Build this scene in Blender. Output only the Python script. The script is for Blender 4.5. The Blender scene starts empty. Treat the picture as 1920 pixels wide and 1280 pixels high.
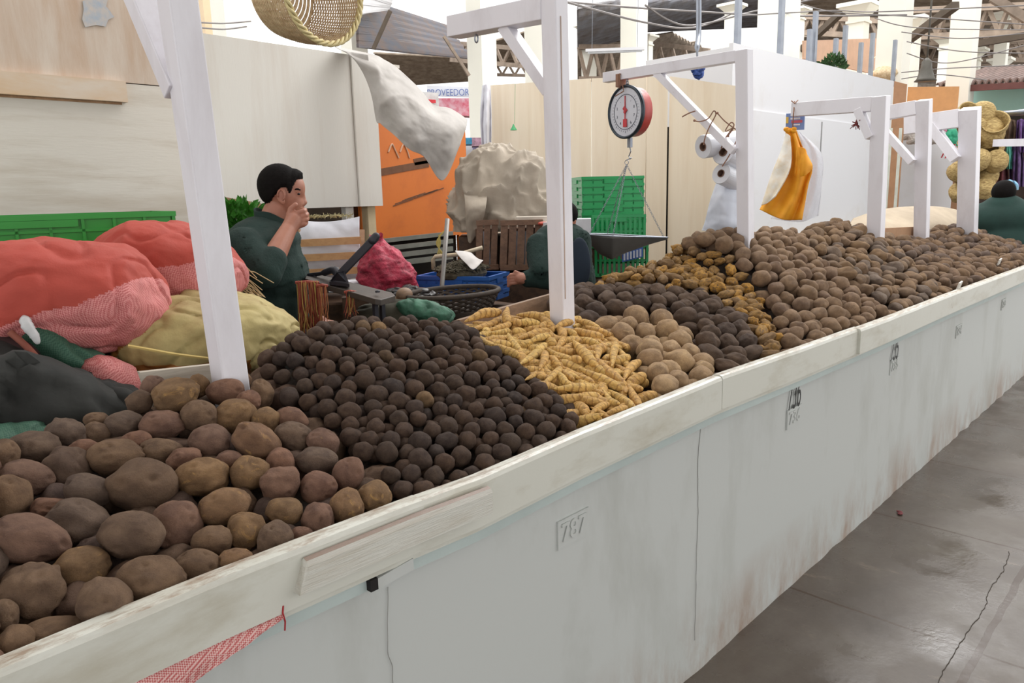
import bpy, bmesh, math, random
import numpy as np
from mathutils import Vector, Matrix, noise
R = random.Random(7)
NR = np.random.RandomState(5)
C = bpy.context.scene.collection
SC = bpy.context.scene
PI = math.pi
# ---------------------------------------------------------------- camera (world: X along the counter, Y into the stall, Z up)
F_PX, YAW, PITCH, ROLL = 1404.89, 0.76660309, 0.19249038, -0.0251395
CAM = Vector((0, -1.1357, 1.58))
FW = Vector((math.cos(PITCH)*math.cos(YAW), math.cos(PITCH)*math.sin(YAW), -math.sin(PITCH)))
RT0 = FW.cross(Vector((0, 0, 1))).normalized(); UP0 = RT0.cross(FW)
RT = RT0*math.cos(ROLL)+UP0*math.sin(ROLL); UP = -RT0*math.sin(ROLL)+UP0*math.cos(ROLL)
cd = bpy.data.cameras.new('camera'); cam = bpy.data.objects.new('camera', cd); C.objects.link(cam)
cd.sensor_width = 36; cd.lens = F_PX*36/1920; cd.clip_start = .02; cd.clip_end = 300
m = Matrix((RT, UP, -FW)).transposed().to_4x4(); m.translation = CAM
cam.matrix_world = m; SC.camera = cam

def ray(px, py): return (FW*F_PX+RT*(px-960)+UP*(640-py)).normalized()
def at(px, py, X=None, Y=None, Z=None, d=None):
    r = ray(px, py)
    if X is not None: t = (X-CAM.x)/r.x
    elif Y is not None: t = (Y-CAM.y)/r.y
    elif Z is not None: t = (Z-CAM.z)/r.z
    else: t = d
    return CAM+r*t
def proj(P):
    v = Vector(P)-CAM; z = v.dot(FW)
    if z < .01: return (-9999, -9999, z)
    return (960+F_PX*v.dot(RT)/z, 640-F_PX*v.dot(UP)/z, z)
def img_r(px): # image-right unit vector, horizontal, and away vector at a pixel column
    a = ray(px, 340); a = Vector((a.x, a.y, 0)).normalized()
    return Vector((a.y, -a.x, 0)), a

# ---------------------------------------------------------------- materials
def nt(name):
    m = bpy.data.materials.new(name); m.use_nodes = True
    n = m.node_tree; n.nodes.clear()
    o = n.nodes.new('ShaderNodeOutputMaterial'); b = n.nodes.new('ShaderNodeBsdfPrincipled')
    n.links.new(b.outputs[0], o.inputs[0]); return m, n, b
def lin(c):
    def f(v):
        v = v/255
        return v/12.92 if v <= .04045 else ((v+.055)/1.055)**2.4
    return (f(c[0]), f(c[1]), f(c[2]), 1)
def N(n, t, **k):
    x = n.nodes.new(t)
    for a, v in k.items():
        if a in x.inputs: x.inputs[a].default_value = v
        else: setattr(x, a, v)
    return x
def coords(n, kind='Object', scale=(1, 1, 1), rot=(0, 0, 0), rand=False):
    t = n.nodes.new('ShaderNodeTexCoord'); mp = n.nodes.new('ShaderNodeMapping')
    n.links.new(t.outputs[kind], mp.inputs[0]); mp.inputs['Scale'].default_value = scale; mp.inputs['Rotation'].default_value = rot
    if rand:
        oi = n.nodes.new('ShaderNodeObjectInfo'); mu = N(n, 'ShaderNodeMath', operation='MULTIPLY'); mu.inputs[1].default_value = 37
        n.links.new(oi.outputs['Random'], mu.inputs[0]); n.links.new(mu.outputs[0], mp.inputs['Location'])
    return mp
def noise_n(n, mp, scale, detail=4, rough=.55, dist=0):
    x = N(n, 'ShaderNodeTexNoise'); x.inputs['Scale'].default_value = scale; x.inputs['Detail'].default_value = detail
    x.inputs['Roughness'].default_value = rough; x.inputs['Distortion'].default_value = dist
    n.links.new(mp.outputs[0], x.inputs['Vector']); return x
def ramp(n, src, stops):
    r = n.nodes.new('ShaderNodeValToRGB'); e = r.color_ramp.elements
    while len(e) < len(stops): e.new(.5)
    for i, (p, c) in enumerate(stops):
        e[i].position = p; e[i].color = c if len(c) == 4 else (*c, 1)
    n.links.new(src, r.inputs[0]); return r
def mix(n, fac, a, b, mode='MIX'):
    x = n.nodes.new('ShaderNodeMix'); x.data_type = 'RGBA'; x.blend_type = mode
    for i, v in ((0, fac), (6, a), (7, b)):
        if hasattr(v, 'links') or hasattr(v, 'is_linked'): n.links.new(v, x.inputs[i])
        else: x.inputs[i].default_value = v
    return x.outputs[2]
def bump(n, b, src, strength=.3, dist=.01, prev=None):
    x = n.nodes.new('ShaderNodeBump'); x.inputs['Strength'].default_value = strength; x.inputs['Distance'].default_value = dist
    n.links.new(src, x.inputs['Height'])
    if prev: n.links.new(prev.outputs[0], x.inputs['Normal'])
    n.links.new(x.outputs[0], b.inputs['Normal']); return x
MC = {}
def simple(name, col, rough=.7, var=.12, scale=8, metal=0, bmp=.15, bs=60, col2=None, stretch=(1, 1, 1), spec=None, bd=.004):
    if name in MC: return MC[name]
    m, n, b = nt(name); mp = coords(n, 'Object', stretch)
    c = lin(col); d = lin(col2) if col2 else tuple(v*(1-var*2) for v in c[:3])+(1,)
    ns = noise_n(n, mp, scale, 6, .6); r = ramp(n, ns.outputs[0], [(.3, d), (.65, c)])
    n.links.new(r.outputs[0], b.inputs['Base Color'])
    b.inputs['Roughness'].default_value = rough; b.inputs['Metallic'].default_value = metal
    if spec is not None: b.inputs['Specular IOR Level'].default_value = spec
    if bmp: bump(n, b, noise_n(n, mp, bs, 5).outputs[0], bmp, bd)
    MC[name] = m; return m
def potato_mat(name, cols, patch, patch_amt=.5, dark=(40, 32, 26), rough=.75, scale=9, bscale=60, rings=None, odd=None):
    """skin blotched over three tones, abraded patches, dust specks; every potato shifted by its own random"""
    m, n, b = nt(name); mp = coords(n, 'Object', rand=True)
    oi = n.nodes.new('ShaderNodeObjectInfo')
    base = ramp(n, oi.outputs['Random'], [(0, lin(cols[0])), (.45, lin(cols[1])), (.9, lin(cols[2]))]+([(.97, lin(cols[2])), (.985, lin(odd))] if odd else []))
    scale /= 7; bscale /= 6
    n1 = noise_n(n, mp, scale, 5, .6, .3); r1 = ramp(n, n1.outputs[0], [(.33, (.66, .64, .64)), (.62, (1.12, 1.1, 1.04))])
    c = mix(n, 1., base.outputs[0], r1.outputs[0], 'MULTIPLY')
    n2 = noise_n(n, mp, scale*1.2, 5, .6, .8)
    r2 = ramp(n, n2.outputs[0], [(1-patch_amt-.0, (0, 0, 0)), (1-patch_amt+.13, (1, 1, 1))])
    c = mix(n, r2.outputs[0], c, lin(patch))
    n3 = noise_n(n, mp, bscale*3, 4, .7); r3 = ramp(n, n3.outputs[0], [(.34, (1, 1, 1)), (.44, (0, 0, 0))])
    f = N(n, 'ShaderNodeMath', operation='MULTIPLY'); f.inputs[1].default_value = .4; n.links.new(r3.outputs[0], f.inputs[0])
    c = mix(n, f.outputs[0], c, lin(dark))
    if rings:   # brown scars of the eyes, running round the tuber
        wv = N(n, 'ShaderNodeTexWave', bands_direction='X'); wv.inputs['Scale'].default_value = rings; wv.inputs['Distortion'].default_value = 5; wv.inputs['Detail'].default_value = 3; wv.inputs['Detail Scale'].default_value = 1.2
        n.links.new(coords(n, 'Object').outputs[0], wv.inputs['Vector']); r4 = ramp(n, wv.outputs[1], [(.0, (1, 1, 1)), (.16, (0, 0, 0))])
        f4 = N(n, 'ShaderNodeMath', operation='MULTIPLY'); f4.inputs[1].default_value = .6; n.links.new(r4.outputs[0], f4.inputs[0]); c = mix(n, f4.outputs[0], c, lin(dark))
    n.links.new(c, b.inputs['Base Color']); b.inputs['Roughness'].default_value = rough; b.inputs['Specular IOR Level'].default_value = .15
    bp = bump(n, b, noise_n(n, mp, bscale, 8, .72).outputs[0], .5, .02)
    MC[name] = m; return m
def wood(name, col, col2, scale=3, stretch=(1, 12, 12), rough=.6, bmp=.2):
    if name in MC: return MC[name]
    m, n, b = nt(name); mp = coords(n, 'Object', stretch)
    a = noise_n(n, mp, scale, 8, .65, .4); r = ramp(n, a.outputs[0], [(.3, lin(col2)), (.6, lin(col))])
    n.links.new(r.outputs[0], b.inputs['Base Color']); b.inputs['Roughness'].default_value = rough
    bump(n, b, noise_n(n, mp, scale*5, 5).outputs[0], bmp, .003); MC[name] = m; return m
def painted(name, col, stain, amt=.45, rough=.45, scale=2.2, stretch=(1, 1, 1), chips=None, bscale=30, b_=.12):
    """paint with soft stains and a few chips showing what lies beneath"""
    if name in MC: return MC[name]
    m, n, b = nt(name); mp = coords(n, 'Object', stretch)
    a = noise_n(n, mp, scale, 8, .65, .2); r = ramp(n, a.outputs[0], [(amt-.15, lin(stain)), (amt+.12, lin(col))])
    c = r.outputs[0]
    if chips:
        k = noise_n(n, coords(n, 'Object', (1, 1, 1)), 9, 8, .75); rr = ramp(n, k.outputs[0], [(.3, (1, 1, 1)), (.335, (0, 0, 0))])
        c = mix(n, rr.outputs[0], c, lin(chips))
    n.links.new(c, b.inputs['Base Color']); b.inputs['Roughness'].default_value = rough
    bump(n, b, noise_n(n, mp, bscale, 6).outputs[0], b_, .003); MC[name] = m; return m
def weave(name, c1, c2, scale=220, rough=.7):
    if name in MC: return MC[name]
    m, n, b = nt(name); mp = coords(n, 'Object', rot=(.4, .5, .78))
    ch = N(n, 'ShaderNodeTexChecker'); ch.inputs['Scale'].default_value = scale; n.links.new(mp.outputs[0], ch.inputs['Vector'])
    ch.inputs['Color1'].default_value = lin(c1); ch.inputs['Color2'].default_value = lin(c2)
    a = noise_n(n, mp, 9, 5); r = ramp(n, a.outputs[0], [(.3, (.7, .68, .66)), (.65, (1.05, 1.05, 1.05))])
    n.links.new(mix(n, 1., ch.outputs[0], r.outputs[0], 'MULTIPLY'), b.inputs['Base Color']); b.inputs['Roughness'].default_value = rough
    bump(n, b, ch.outputs[1], .3, .001); MC[name] = m; return m
def glassy(name, col, alpha_t=.7, rough=.25):
    m, n, b = nt(name); b.inputs['Base Color'].default_value = lin(col); b.inputs['Roughness'].default_value = rough
    b.inputs['Transmission Weight'].default_value = alpha_t; b.inputs['IOR'].default_value = 1.05
    mp = coords(n); bump(n, b, noise_n(n, mp, 25, 4, .6, 1).outputs[0], .8, .01); MC[name] = m; return m

# ---------------------------------------------------------------- object helpers
def tag(o, label=None, cat=None, group=None, kind=None):
    if label: o['label'] = label
    if cat: o['category'] = cat
    if group: o['group'] = group
    if kind: o['kind'] = kind
    return o
def thing(name, loc, label, cat, group=None, kind=None):
    o = bpy.data.objects.new(name, None); o.empty_display_size = .1; C.objects.link(o); o.location = loc
    return tag(o, label, cat, group, kind)
class MB:
    def __init__(s): s.bm = bmesh.new(); s.mi = 0
    def face(s, vs):
        try:
            f = s.bm.faces.new(vs); f.material_index = s.mi; return f
        except ValueError: return None
    def hexa(s, p):  # 8 points: bottom 4 ccw, top 4
        v = [s.bm.verts.new(Vector(q)) for q in p]
        for i in ((0, 3, 2, 1), (4, 5, 6, 7), (0, 1, 5, 4), (1, 2, 6, 5), (2, 3, 7, 6), (3, 0, 4, 7)): s.face([v[j] for j in i])
        return s
    def box(s, c, h, ax=None, ay=None, az=None):
        c = Vector(c); ax = Vector(ax or (1, 0, 0)); ay = Vector(ay or (0, 1, 0)); az = Vector(az or (0, 0, 1))
        P = [c+ax*(a*h[0])+ay*(b*h[1])+az*(d*h[2]) for d in (-1, 1) for a, b in ((-1, -1), (1, -1), (1, 1), (-1, 1))]
        return s.hexa(P)
    def bb(s, x0, x1, y0, y1, z0, z1): return s.box(((x0+x1)/2, (y0+y1)/2, (z0+z1)/2), (abs(x1-x0)/2, abs(y1-y0)/2, abs(z1-z0)/2))
    def bar(s, a, b, w, h, up=(0, 0, 1)):
        a = Vector(a); b = Vector(b); d = (b-a); L = d.length; d.normalize(); u = Vector(up)
        if abs(d.dot(u)) > .98: u = Vector((1, 0, 0))
        sd = d.cross(u).normalized(); u = sd.cross(d)
        return s.box((a+b)/2, (L/2, w/2, h/2), d, sd, u)
    def tube(s, pts, r, seg=8, cap=True, closed=False):
        pts = [Vector(p) for p in pts]; n = len(pts); rings = []; prev = None
        for i, p in enumerate(pts):
            if closed: t = (pts[(i+1) % n]-pts[i-1]).normalized()
            else: t = (pts[min(i+1, n-1)]-pts[max(i-1, 0)]).normalized()
            if prev is None:
                u = Vector((0, 0, 1)) if abs(t.z) < .9 else Vector((1, 0, 0)); u = (u-t*u.dot(t)).normalized()
            else: u = (prev-t*prev.dot(t)).normalized()
            prev = u; w = t.cross(u); rr = r[i] if isinstance(r, (list, tuple)) else r
            rings.append([s.bm.verts.new(p+u*(rr*math.cos(2*PI*k/seg))+w*(rr*math.sin(2*PI*k/seg))) for k in range(seg)])
        for i in range(n if closed else n-1):
            A = rings[i]; B = rings[(i+1) % n]
            for k in range(seg): s.face([A[k], A[(k+1) % seg], B[(k+1) % seg], B[k]])
        if cap and not closed: s.face(rings[0][::-1]); s.face(rings[-1])
        return s
    def lathe(s, prof, c, axis=(0, 0, 1), seg=32, cap=True, sx=1, sy=1):
        c = Vector(c); a = Vector(axis).normalized(); u = Vector((0, 0, 1)) if abs(a.z) < .9 else Vector((1, 0, 0))
        u = (u-a*u.dot(a)).normalized(); w = a.cross(u); rings = []
        for (r, h) in prof: rings.append([s.bm.verts.new(c+a*h+u*(r*sx*math.cos(2*PI*k/seg))+w*(r*sy*math.sin(2*PI*k/seg))) for k in range(seg)])
        for A, B in zip(rings, rings[1:]):
            for k in range(seg): s.face([A[k], A[(k+1) % seg], B[(k+1) % seg], B[k]])
        if cap: s.face(rings[0][::-1]); s.face(rings[-1])
        return s
    def ell(s, c, r, rot=None, seg=16, rings=10):
        c = Vector(c); M = rot or Matrix.Identity(3); V = []
        for i in range(1, rings):
            t = PI*i/rings
            V.append([s.bm.verts.new(c+M@Vector((r[0]*math.sin(t)*math.cos(2*PI*k/seg), r[1]*math.sin(t)*math.sin(2*PI*k/seg), r[2]*math.cos(t)))) for k in range(seg)])
        a = s.bm.verts.new(c+M@Vector((0, 0, r[2]))); b = s.bm.verts.new(c+M@Vector((0, 0, -r[2])))
        for A, B in zip(V, V[1:]):
            for k in range(seg): s.face([A[k], B[k], B[(k+1) % seg], A[(k+1) % seg]])
        for k in range(seg): s.face([a, V[0][k], V[0][(k+1) % seg]]); s.face([b, V[-1][(k+1) % seg], V[-1][k]])
        return s
    def cone(s, a, ra, b, rb, seg=16):  # rounded capsule between two radii
        a = Vector(a); b = Vector(b); d = b-a; L = d.length or 1e-4; ax = d/L; pr = []
        for i in range(5): t = PI/2*(i/5-1); pr.append((max(ra*math.cos(t), 1e-4), ra*math.sin(t)))
        pr.append((ra, 0)); pr.append((rb, L))
        for i in range(1, 6): t = PI/2*i/5; pr.append((max(rb*math.cos(t), 1e-4), L+rb*math.sin(t)))
        return s.lathe(pr, a, ax, seg)
    def grid(s, fn, nu, nv, cu=False, matfn=None, two=False):
        V = [[s.bm.verts.new(Vector(fn(i/nu, j/nv))) for j in range(nv+1)] for i in range(nu+(0 if cu else 1))]
        n = len(V)
        for i in range(nu):
            for j in range(nv):
                if matfn: s.mi = matfn((i+.5)/nu, (j+.5)/nv)
                s.face([V[i][j], V[(i+1) % n if cu else i+1][j], V[(i+1) % n if cu else i+1][j+1], V[i][j+1]])
        return s
    def build(s, name, mats, parent=None, smooth=False, thick=0, bevel=0, sub=0, jit=0):
        if jit:
            for v in s.bm.verts: v.co += noise.noise_vector(v.co*9)*jit
        bmesh.ops.recalc_face_normals(s.bm, faces=s.bm.faces)
        me = bpy.data.meshes.new(name); off = Vector((0, 0, 0))
        if parent is not None:
            p = parent
            while p: off += p.location; p = p.parent
        else:
            if s.bm.verts:
                xs = [v.co for v in s.bm.verts]; mn = Vector([min(q[i] for q in xs) for i in range(3)]); mx = Vector([max(q[i] for q in xs) for i in range(3)])
                off = Vector(((mn.x+mx.x)/2, (mn.y+mx.y)/2, mn.z))
        bmesh.ops.translate(s.bm, verts=s.bm.verts, vec=-off)
        s.bm.to_mesh(me); s.bm.free()
        for mt in (mats if isinstance(mats, (list, tuple)) else [mats]): me.materials.append(mt)
        if smooth:
            for p in me.polygons: p.use_smooth = True
        o = bpy.data.objects.new(name, me); C.objects.link(o)
        if parent is not None: o.parent = parent
        else: o.location = off
        if thick:
            q = o.modifiers.new('s', 'SOLIDIFY'); q.thickness = thick; q.offset = 0
        if bevel:
            q = o.modifiers.new('b', 'BEVEL'); q.width = bevel; q.segments = 2; q.limit_method = 'ANGLE'
        if sub:
            q = o.modifiers.new('d', 'SUBSURF'); q.levels = sub; q.render_levels = sub
        return o
def blob(name, mb, mat, parent, voxel=.006, it=4, disp=None):
    """several rounded volumes fused into one continuous skin"""
    o = mb.build(name+'_t', mat, None); o2 = o
    q = o.modifiers.new('r', 'REMESH'); q.mode = 'VOXEL'; q.voxel_size = voxel
    q = o.modifiers.new('m', 'SMOOTH'); q.factor = .5; q.iterations = it
    dg = bpy.context.evaluated_depsgraph_get(); dg.update(); me = bpy.data.meshes.new_from_object(o.evaluated_get(dg))
    loc = o.location.copy(); bpy.data.objects.remove(o)
    off = Vector((0, 0, 0)); p = parent
    while p: off += p.location; p = p.parent
    for v in me.vertices:
        w = v.co+loc
        if disp: w = disp(w, v.normal)
        v.co = w-off
    me.materials.clear(); me.materials.append(mat)
    for p in me.polygons: p.use_smooth = True
    n = bpy.data.objects.new(name, me); C.objects.link(n); n.parent = parent; return n
def cr(p0, p1, p2, p3, t):
    return .5*((2*p1)+(-p0+p2)*t+(2*p0-5*p1+4*p2-p3)*t*t+(-p0+3*p1-3*p2+p3)*t**3)
def spline(pts, n):
    pts = [Vector(p) for p in pts]; out = []; k = len(pts)-1
    for i in range(n+1):
        t = i/n*k; j = min(int(t), k-1); f = t-j
        g = lambda q: pts[max(0, min(k, q))]
        out.append(cr(g(j-1), g(j), g(j+1), g(j+2), f))
    return out
def drape(rows, nu=60, nv=40, folds=.01, fs=6, seed=0, warp=(1, 1, 1)):
    """cloth surface through a control net of (px, py, distance) with folds across it"""
    net = [[at(a, b, d=c) for a, b, c in r] for r in rows]
    k = [spline(r, nv) for r in net]
    cols = [spline([k[i][j] for i in range(len(k))], nu) for j in range(nv+1)]
    b = MB()
    def fn(u, v):
        p = cols[int(round(v*nv))][int(round(u*nu))]
        q = Vector((p.x*warp[0], p.y*warp[1], p.z*warp[2]))
        d = (p-CAM).normalized()
        a = noise.fractal(q*fs+Vector((seed, seed, seed)), 1, 2.1, 4)
        c = abs(noise.noise(q*fs*.7+Vector((seed*3, 1, 2))))
        return p+d*(a*folds+(c-.3)*folds*2)
    return b.grid(fn, nu, nv)
def pillow(c, ax, ay, az, hx, hy, hz, px=2.6, pz=2.2, wr=.012, fs=9, seed=0, nu=56, nv=36, split=None, pinch=0):
    """a stuffed sack: superelliptic body with creases, optional second fabric below a split line"""
    c = Vector(c); ax = Vector(ax).normalized(); az = Vector(az); ay = Vector(ay)
    ay = (ay-ax*ay.dot(ax)).normalized(); az = ax.cross(ay)
    sg = lambda v, e: math.copysign(abs(v)**e, v)
    def fn(u, v):
        th = 2*PI*u; ph = PI*(v-.5)
        e = 2/px; e2 = 2/pz
        x = sg(math.sin(ph), e)*1.0; rr = max(abs(math.cos(ph)), 1e-5)**e
        if pinch: rr *= 1-pinch*max(0, abs(x)-.55)/.45
        y = rr*sg(math.cos(th), e); z = rr*sg(math.sin(th), e2)
        p = c+ax*(x*hx)+ay*(y*hy)+az*(z*hz)
        n = noise.fractal(p*fs+Vector((seed, 0, 0)), 1, 2, 4)
        cre = abs(noise.noise(p*fs*1.1+Vector((0, seed, 0))))
        return p+(p-c).normalized()*(n*wr-max(0, .12-cre)*wr*5)
    b = MB()
    mf = (lambda u, v: 1 if split(u, v) else 0) if split else None
    return b.grid(fn, nu, nv, cu=True, matfn=mf)
def txt(s, size, mat, name, parent, origin, xdir, up, ext=.001, sx=1.0, shear=0, bold=0):
    cu = bpy.data.curves.new('t', 'FONT'); cu.body = s; cu.size = size; cu.extrude = ext; cu.shear = shear; cu.offset = bold
    cu.align_x = 'CENTER'; cu.align_y = 'CENTER'
    o = bpy.data.objects.new('t', cu); C.objects.link(o); dg = bpy.context.evaluated_depsgraph_get(); dg.update()
    me = bpy.data.meshes.new_from_object(o.evaluated_get(dg)); bpy.data.objects.remove(o)
    x = Vector(xdir).normalized(); u = Vector(up).normalized(); nn = x.cross(u); off = Vector((0, 0, 0)); p = parent
    while p: off += p.location; p = p.parent
    for v in me.vertices: v.co = Vector(origin)-off+x*(v.co.x*sx)+u*v.co.y+nn*v.co.z
    me.materials.clear(); me.materials.append(mat)
    q = bpy.data.objects.new(name, me); C.objects.link(q); q.parent = parent; return q
def interp(x, xs, ys):
    return float(np.interp(x, xs, ys))
# ================================================================= materials used by many things
M_led = painted('ledge_paint', (206, 206, 196), (176, 170, 152), .4, .32, 3, (1, 1, 3), chips=(150, 128, 105))
M_led2 = painted('ledge_paint_weathered', (204, 203, 194), (188, 182, 168), .42, .4, 6, (1, 6, 14), chips=(120, 98, 84), b_=.5)
M_plas = painted('counter_plaster', (192, 195, 192), (170, 172, 166), .38, .5, 1.6, (1.6, 1, .6), b_=.1, bscale=14)
M_teal = simple('lip_shade_paint', (184, 196, 193), .5, .08, 3, bmp=.2, bs=40)  # teal paint tone that partly carries the ledge shadow in its colour
M_post = painted('post_paint', (226, 224, 230), (205, 200, 205), .38, .38, 5, (1, 1, .3), chips=(196, 188, 178))
M_black = simple('black_paint', (28, 30, 30), .5, .1)
M_dark = simple('dark_hollow', (30, 26, 24), .9, .1)  # near-black colour standing in for shade in holes, slits and behind slats
M_red = simple('red_string', (170, 40, 48), .8, .1)
M_net = weave('red_net_weave', (190, 92, 92), (226, 190, 184), 340)
M_twine = simple('twine', (150, 112, 92), .9, .15)
M_metal = simple('galvanised', (150, 155, 165), .35, .1, metal=.8)
M_grubwood = wood('grey_weathered_board', (190, 182, 168), (150, 140, 124))
M_board = wood('brown_board', (140, 112, 88), (105, 82, 64))
# plaster face: add dirt near the floor (wear with a shape of its own, bound to the wall's foot)
def foot_dirt(m, colr, zmax, zoff=0):
    n = m.node_tree; b = [x for x in n.nodes if x.type == 'BSDF_PRINCIPLED'][0]
    src = b.inputs['Base Color'].links[0].from_socket
    tc = n.nodes.new('ShaderNodeTexCoord'); sp = n.nodes.new('ShaderNodeSeparateXYZ'); n.links.new(tc.outputs['Object'], sp.inputs[0])
    mr = n.nodes.new('ShaderNodeMapRange'); mr.inputs[1].default_value = zoff; mr.inputs[2].default_value = zoff+zmax; mr.inputs[3].default_value = 1; mr.inputs[4].default_value = 0
    n.links.new(sp.outputs['Z'], mr.inputs[0])
    ns = noise_n(n, coords(n, 'Object', (1.2, 1, .5)), 3.5, 8, .7); rr = ramp(n, ns.outputs[0], [(.42, (0, 0, 0)), (.66, (1, 1, 1))])
    mu = N(n, 'ShaderNodeMath', operation='MULTIPLY'); n.links.new(mr.outputs[0], mu.inputs[0]); n.links.new(rr.outputs[0], mu.inputs[1])
    n.links.new(mix(n, mu.outputs[0], src, lin(colr)), b.inputs['Base Color'])
foot_dirt(M_plas, (150, 122, 102), .30)
# ================================================================= counter
LX = [-3, .16, .445, .835, 1.02, 1.38, 2.04, 2.62, 3.54, 4.57, 6.5, 14]
LZ = [1.0, 1.001, 1.007, 1.006, 1.001, 1.012, 1.02, 1.009, .998, .995, .978, .975]
LY = [-.05, -.05, -.049, -.05, -.05, -.048, -.047, -.05, -.052, -.052, -.055, -.055]
def lz(x): return interp(x, LX, LZ)
def ly(x): return interp(x, LX, LY)
XE = 13.5
ctr = thing('market_counter', (2, 0, 0), 'long pale grey plastered market counter with a white painted wooden ledge holding the potatoes', 'counter')
b = MB()
def cface(u, v):
    x = -1.6+u*(XE+1.6); z = v*.862
    return (x, .0025*noise.noise(Vector((x*1.3, 0, z*2)))+(.012*max(0, .05-z)/.05*noise.noise(Vector((x*7, 3, z))) if z < .05 else 0), z)
b.grid(cface, 420, 30)
o = b.build('plastered_front', M_plas, ctr, smooth=True)
b = MB(); b.bb(-1.6, XE, .03, 1.02, 0, .86); b.build('counter_body', M_plas, ctr)
def rail(name, x0, x1, yo, zt, zb, th, mat, n=40, round_=True, rot=0, endcut=0):
    """board following the gently uneven ledge line; yo = how far it stands proud, zt/zb relative to the ledge top"""
    b = MB(); prev = None
    for i in range(n+1):
        x = x0+(x1-x0)*i/n; y = ly(x)-yo; t = lz(x)+zt; q = lz(x)+zb; w = .0025*noise.noise(Vector((x*5, 1, 0)))
        xt = x+(endcut if i == 0 else 0)
        if round_: sec = [(x, y, q), (xt, y+w, t-.012), (xt, y+.004+w, t-.003), (xt, y+.012, t+w*.4), (xt, y+th-.008, t-w*.4), (xt, y+th, t-.008), (x, y+th, q)]
        else: sec = [(x, y, q), (xt, y+w, t), (xt, y+th, t), (x, y+th, q)]
        r = [b.bm.verts.new(v) for v in sec]
        if prev:
            k = len(r)
            for j in range(k): b.face([prev[j], prev[(j+1) % k], r[(j+1) % k], r[j]])
        else: b.face(r[::-1])
        prev = r
    b.face(prev); return b.build(name, mat, ctr)
def worn_top(m, colr, lo=.44):
    n = m.node_tree; b = [x for x in n.nodes if x.type == 'BSDF_PRINCIPLED'][0]; src = b.inputs['Base Color'].links[0].from_socket
    g = n.nodes.new('ShaderNodeNewGeometry'); sp = n.nodes.new('ShaderNodeSeparateXYZ'); n.links.new(g.outputs['True Normal'], sp.inputs[0])
    mr = n.nodes.new('ShaderNodeMapRange'); mr.inputs[1].default_value = .3; mr.inputs[2].default_value = .9; n.links.new(sp.outputs['Z'], mr.inputs[0])
    rr = ramp(n, noise_n(n, coords(n, 'Object', (1.5, 6, 6)), 9, 8, .75).outputs[0], [(lo, (0, 0, 0)), (lo+.18, (.85, .85, .85))])
    mu = N(n, 'ShaderNodeMath', operation='MULTIPLY'); n.links.new(mr.outputs[0], mu.inputs[0]); n.links.new(rr.outputs[0], mu.inputs[1])
    n.links.new(mix(n, mu.outputs[0], src, lin(colr)), b.inputs['Base Color'])
worn_top(M_led, (140, 116, 94)); worn_top(M_led2, (116, 86, 68), .2)
rail('ledge_board', -1.6, .862, .006, 0, -.105, .042, M_led, 60)
rail('ledge_board', .85, 2.06, 0, -.003, -.11, .04, M_led, 60)
rail('ledge_board', 2.063, 3.24, 0, 0, -.108, .04, M_led, 50)
rail('ledge_board', 3.2, XE, .012, 0, -.108, .045, M_led, 200)
rail('ledge_lip', -1.6, XE, -.010, -.1, -.124, .05, M_led, 260, False)
rail('teal_shade_strip', -1.6, XE, -.020, -.12, -.152, .04, M_teal, 260, False)  # band under the lip: partly paint, partly the ledge's shadow coloured in
o = rail('splice_plank', .575, 1.03, .026, -.018, -.075, .022, M_led2, 24, True, endcut=.02); o['label'] = 'weathered overlapping plank with flaking paint'
b = MB(); b.hexa([(.752, -.043, .857), (.84, -.043, .862), (.84, .0, .862), (.752, .0, .857), (.752, -.043, .878), (.84, -.043, .886), (.84, 0, .886), (.752, 0, .878)]); b.build('broken_lip_piece', M_plas, ctr)
b = MB(); b.bb(.737, .754, -.0435, -.03, .857, .88); o = b.build('hollow', M_dark, ctr); o['label'] = 'dark block coloured as the shaded hole where the lip is broken'  # solid block, its near-black colour stands in for the shade of the hole
# painted and embossed stall numbers
for px, py, s, e in ((1489, 741, '736', .118), (1677, 656, '735', .118)):
    p = at(px, py, Y=-.004); txt(s, e*1.42, M_black, 'painted_number', ctr, (p.x, -.0065, p.z), (1, 0, 0), (0, 0, 1), .0005, .46, .1, -.0012)
for px, py, s in ((1075, 990, '787'), (1489, 781, '736'), (1677, 685, '735'), (1798, 620, '734'), (1882, 570, '733')):
    p = at(px, py, Y=-.004); b = MB(); w, h = .062, .038
    b.bb(p.x-w, p.x+w, -.0062, .0, p.z+h-.002, p.z+h); b.bb(p.x-w, p.x-w+.0028, -.0062, 0, p.z-h, p.z+h-.0025)
    b.bb(p.x-w+.003, p.x+w-.001, -.0045, .01, p.z-h, p.z+h-.003); b.build('number_plate', M_plas, ctr)
    txt(s, .07, M_plas, 'embossed_number', ctr, (p.x, -.0048, p.z), (1, 0, 0), (0, 0, 1), .0035, .95, 0, .001)
# thin cracks in the plaster
for pts in ([(1315, 795), (1309, 860), (1309, 960), (1306, 1060), (1303, 1200)], [(728, 1100), (727, 1170), (727, 1215), (735, 1250), (738, 1285)]):
    w = [at(a, c, Y=-.003) for a, c in pts]; q = spline([(p.x, -.0035, p.z) for p in w], 60)
    b = MB(); b.tube([v+Vector((.003*noise.noise(v*30), .0009, 0)) for v in q], .0009, 4); b.build('hairline_crack', simple('crack', (148, 147, 142), .9), ctr)
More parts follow.
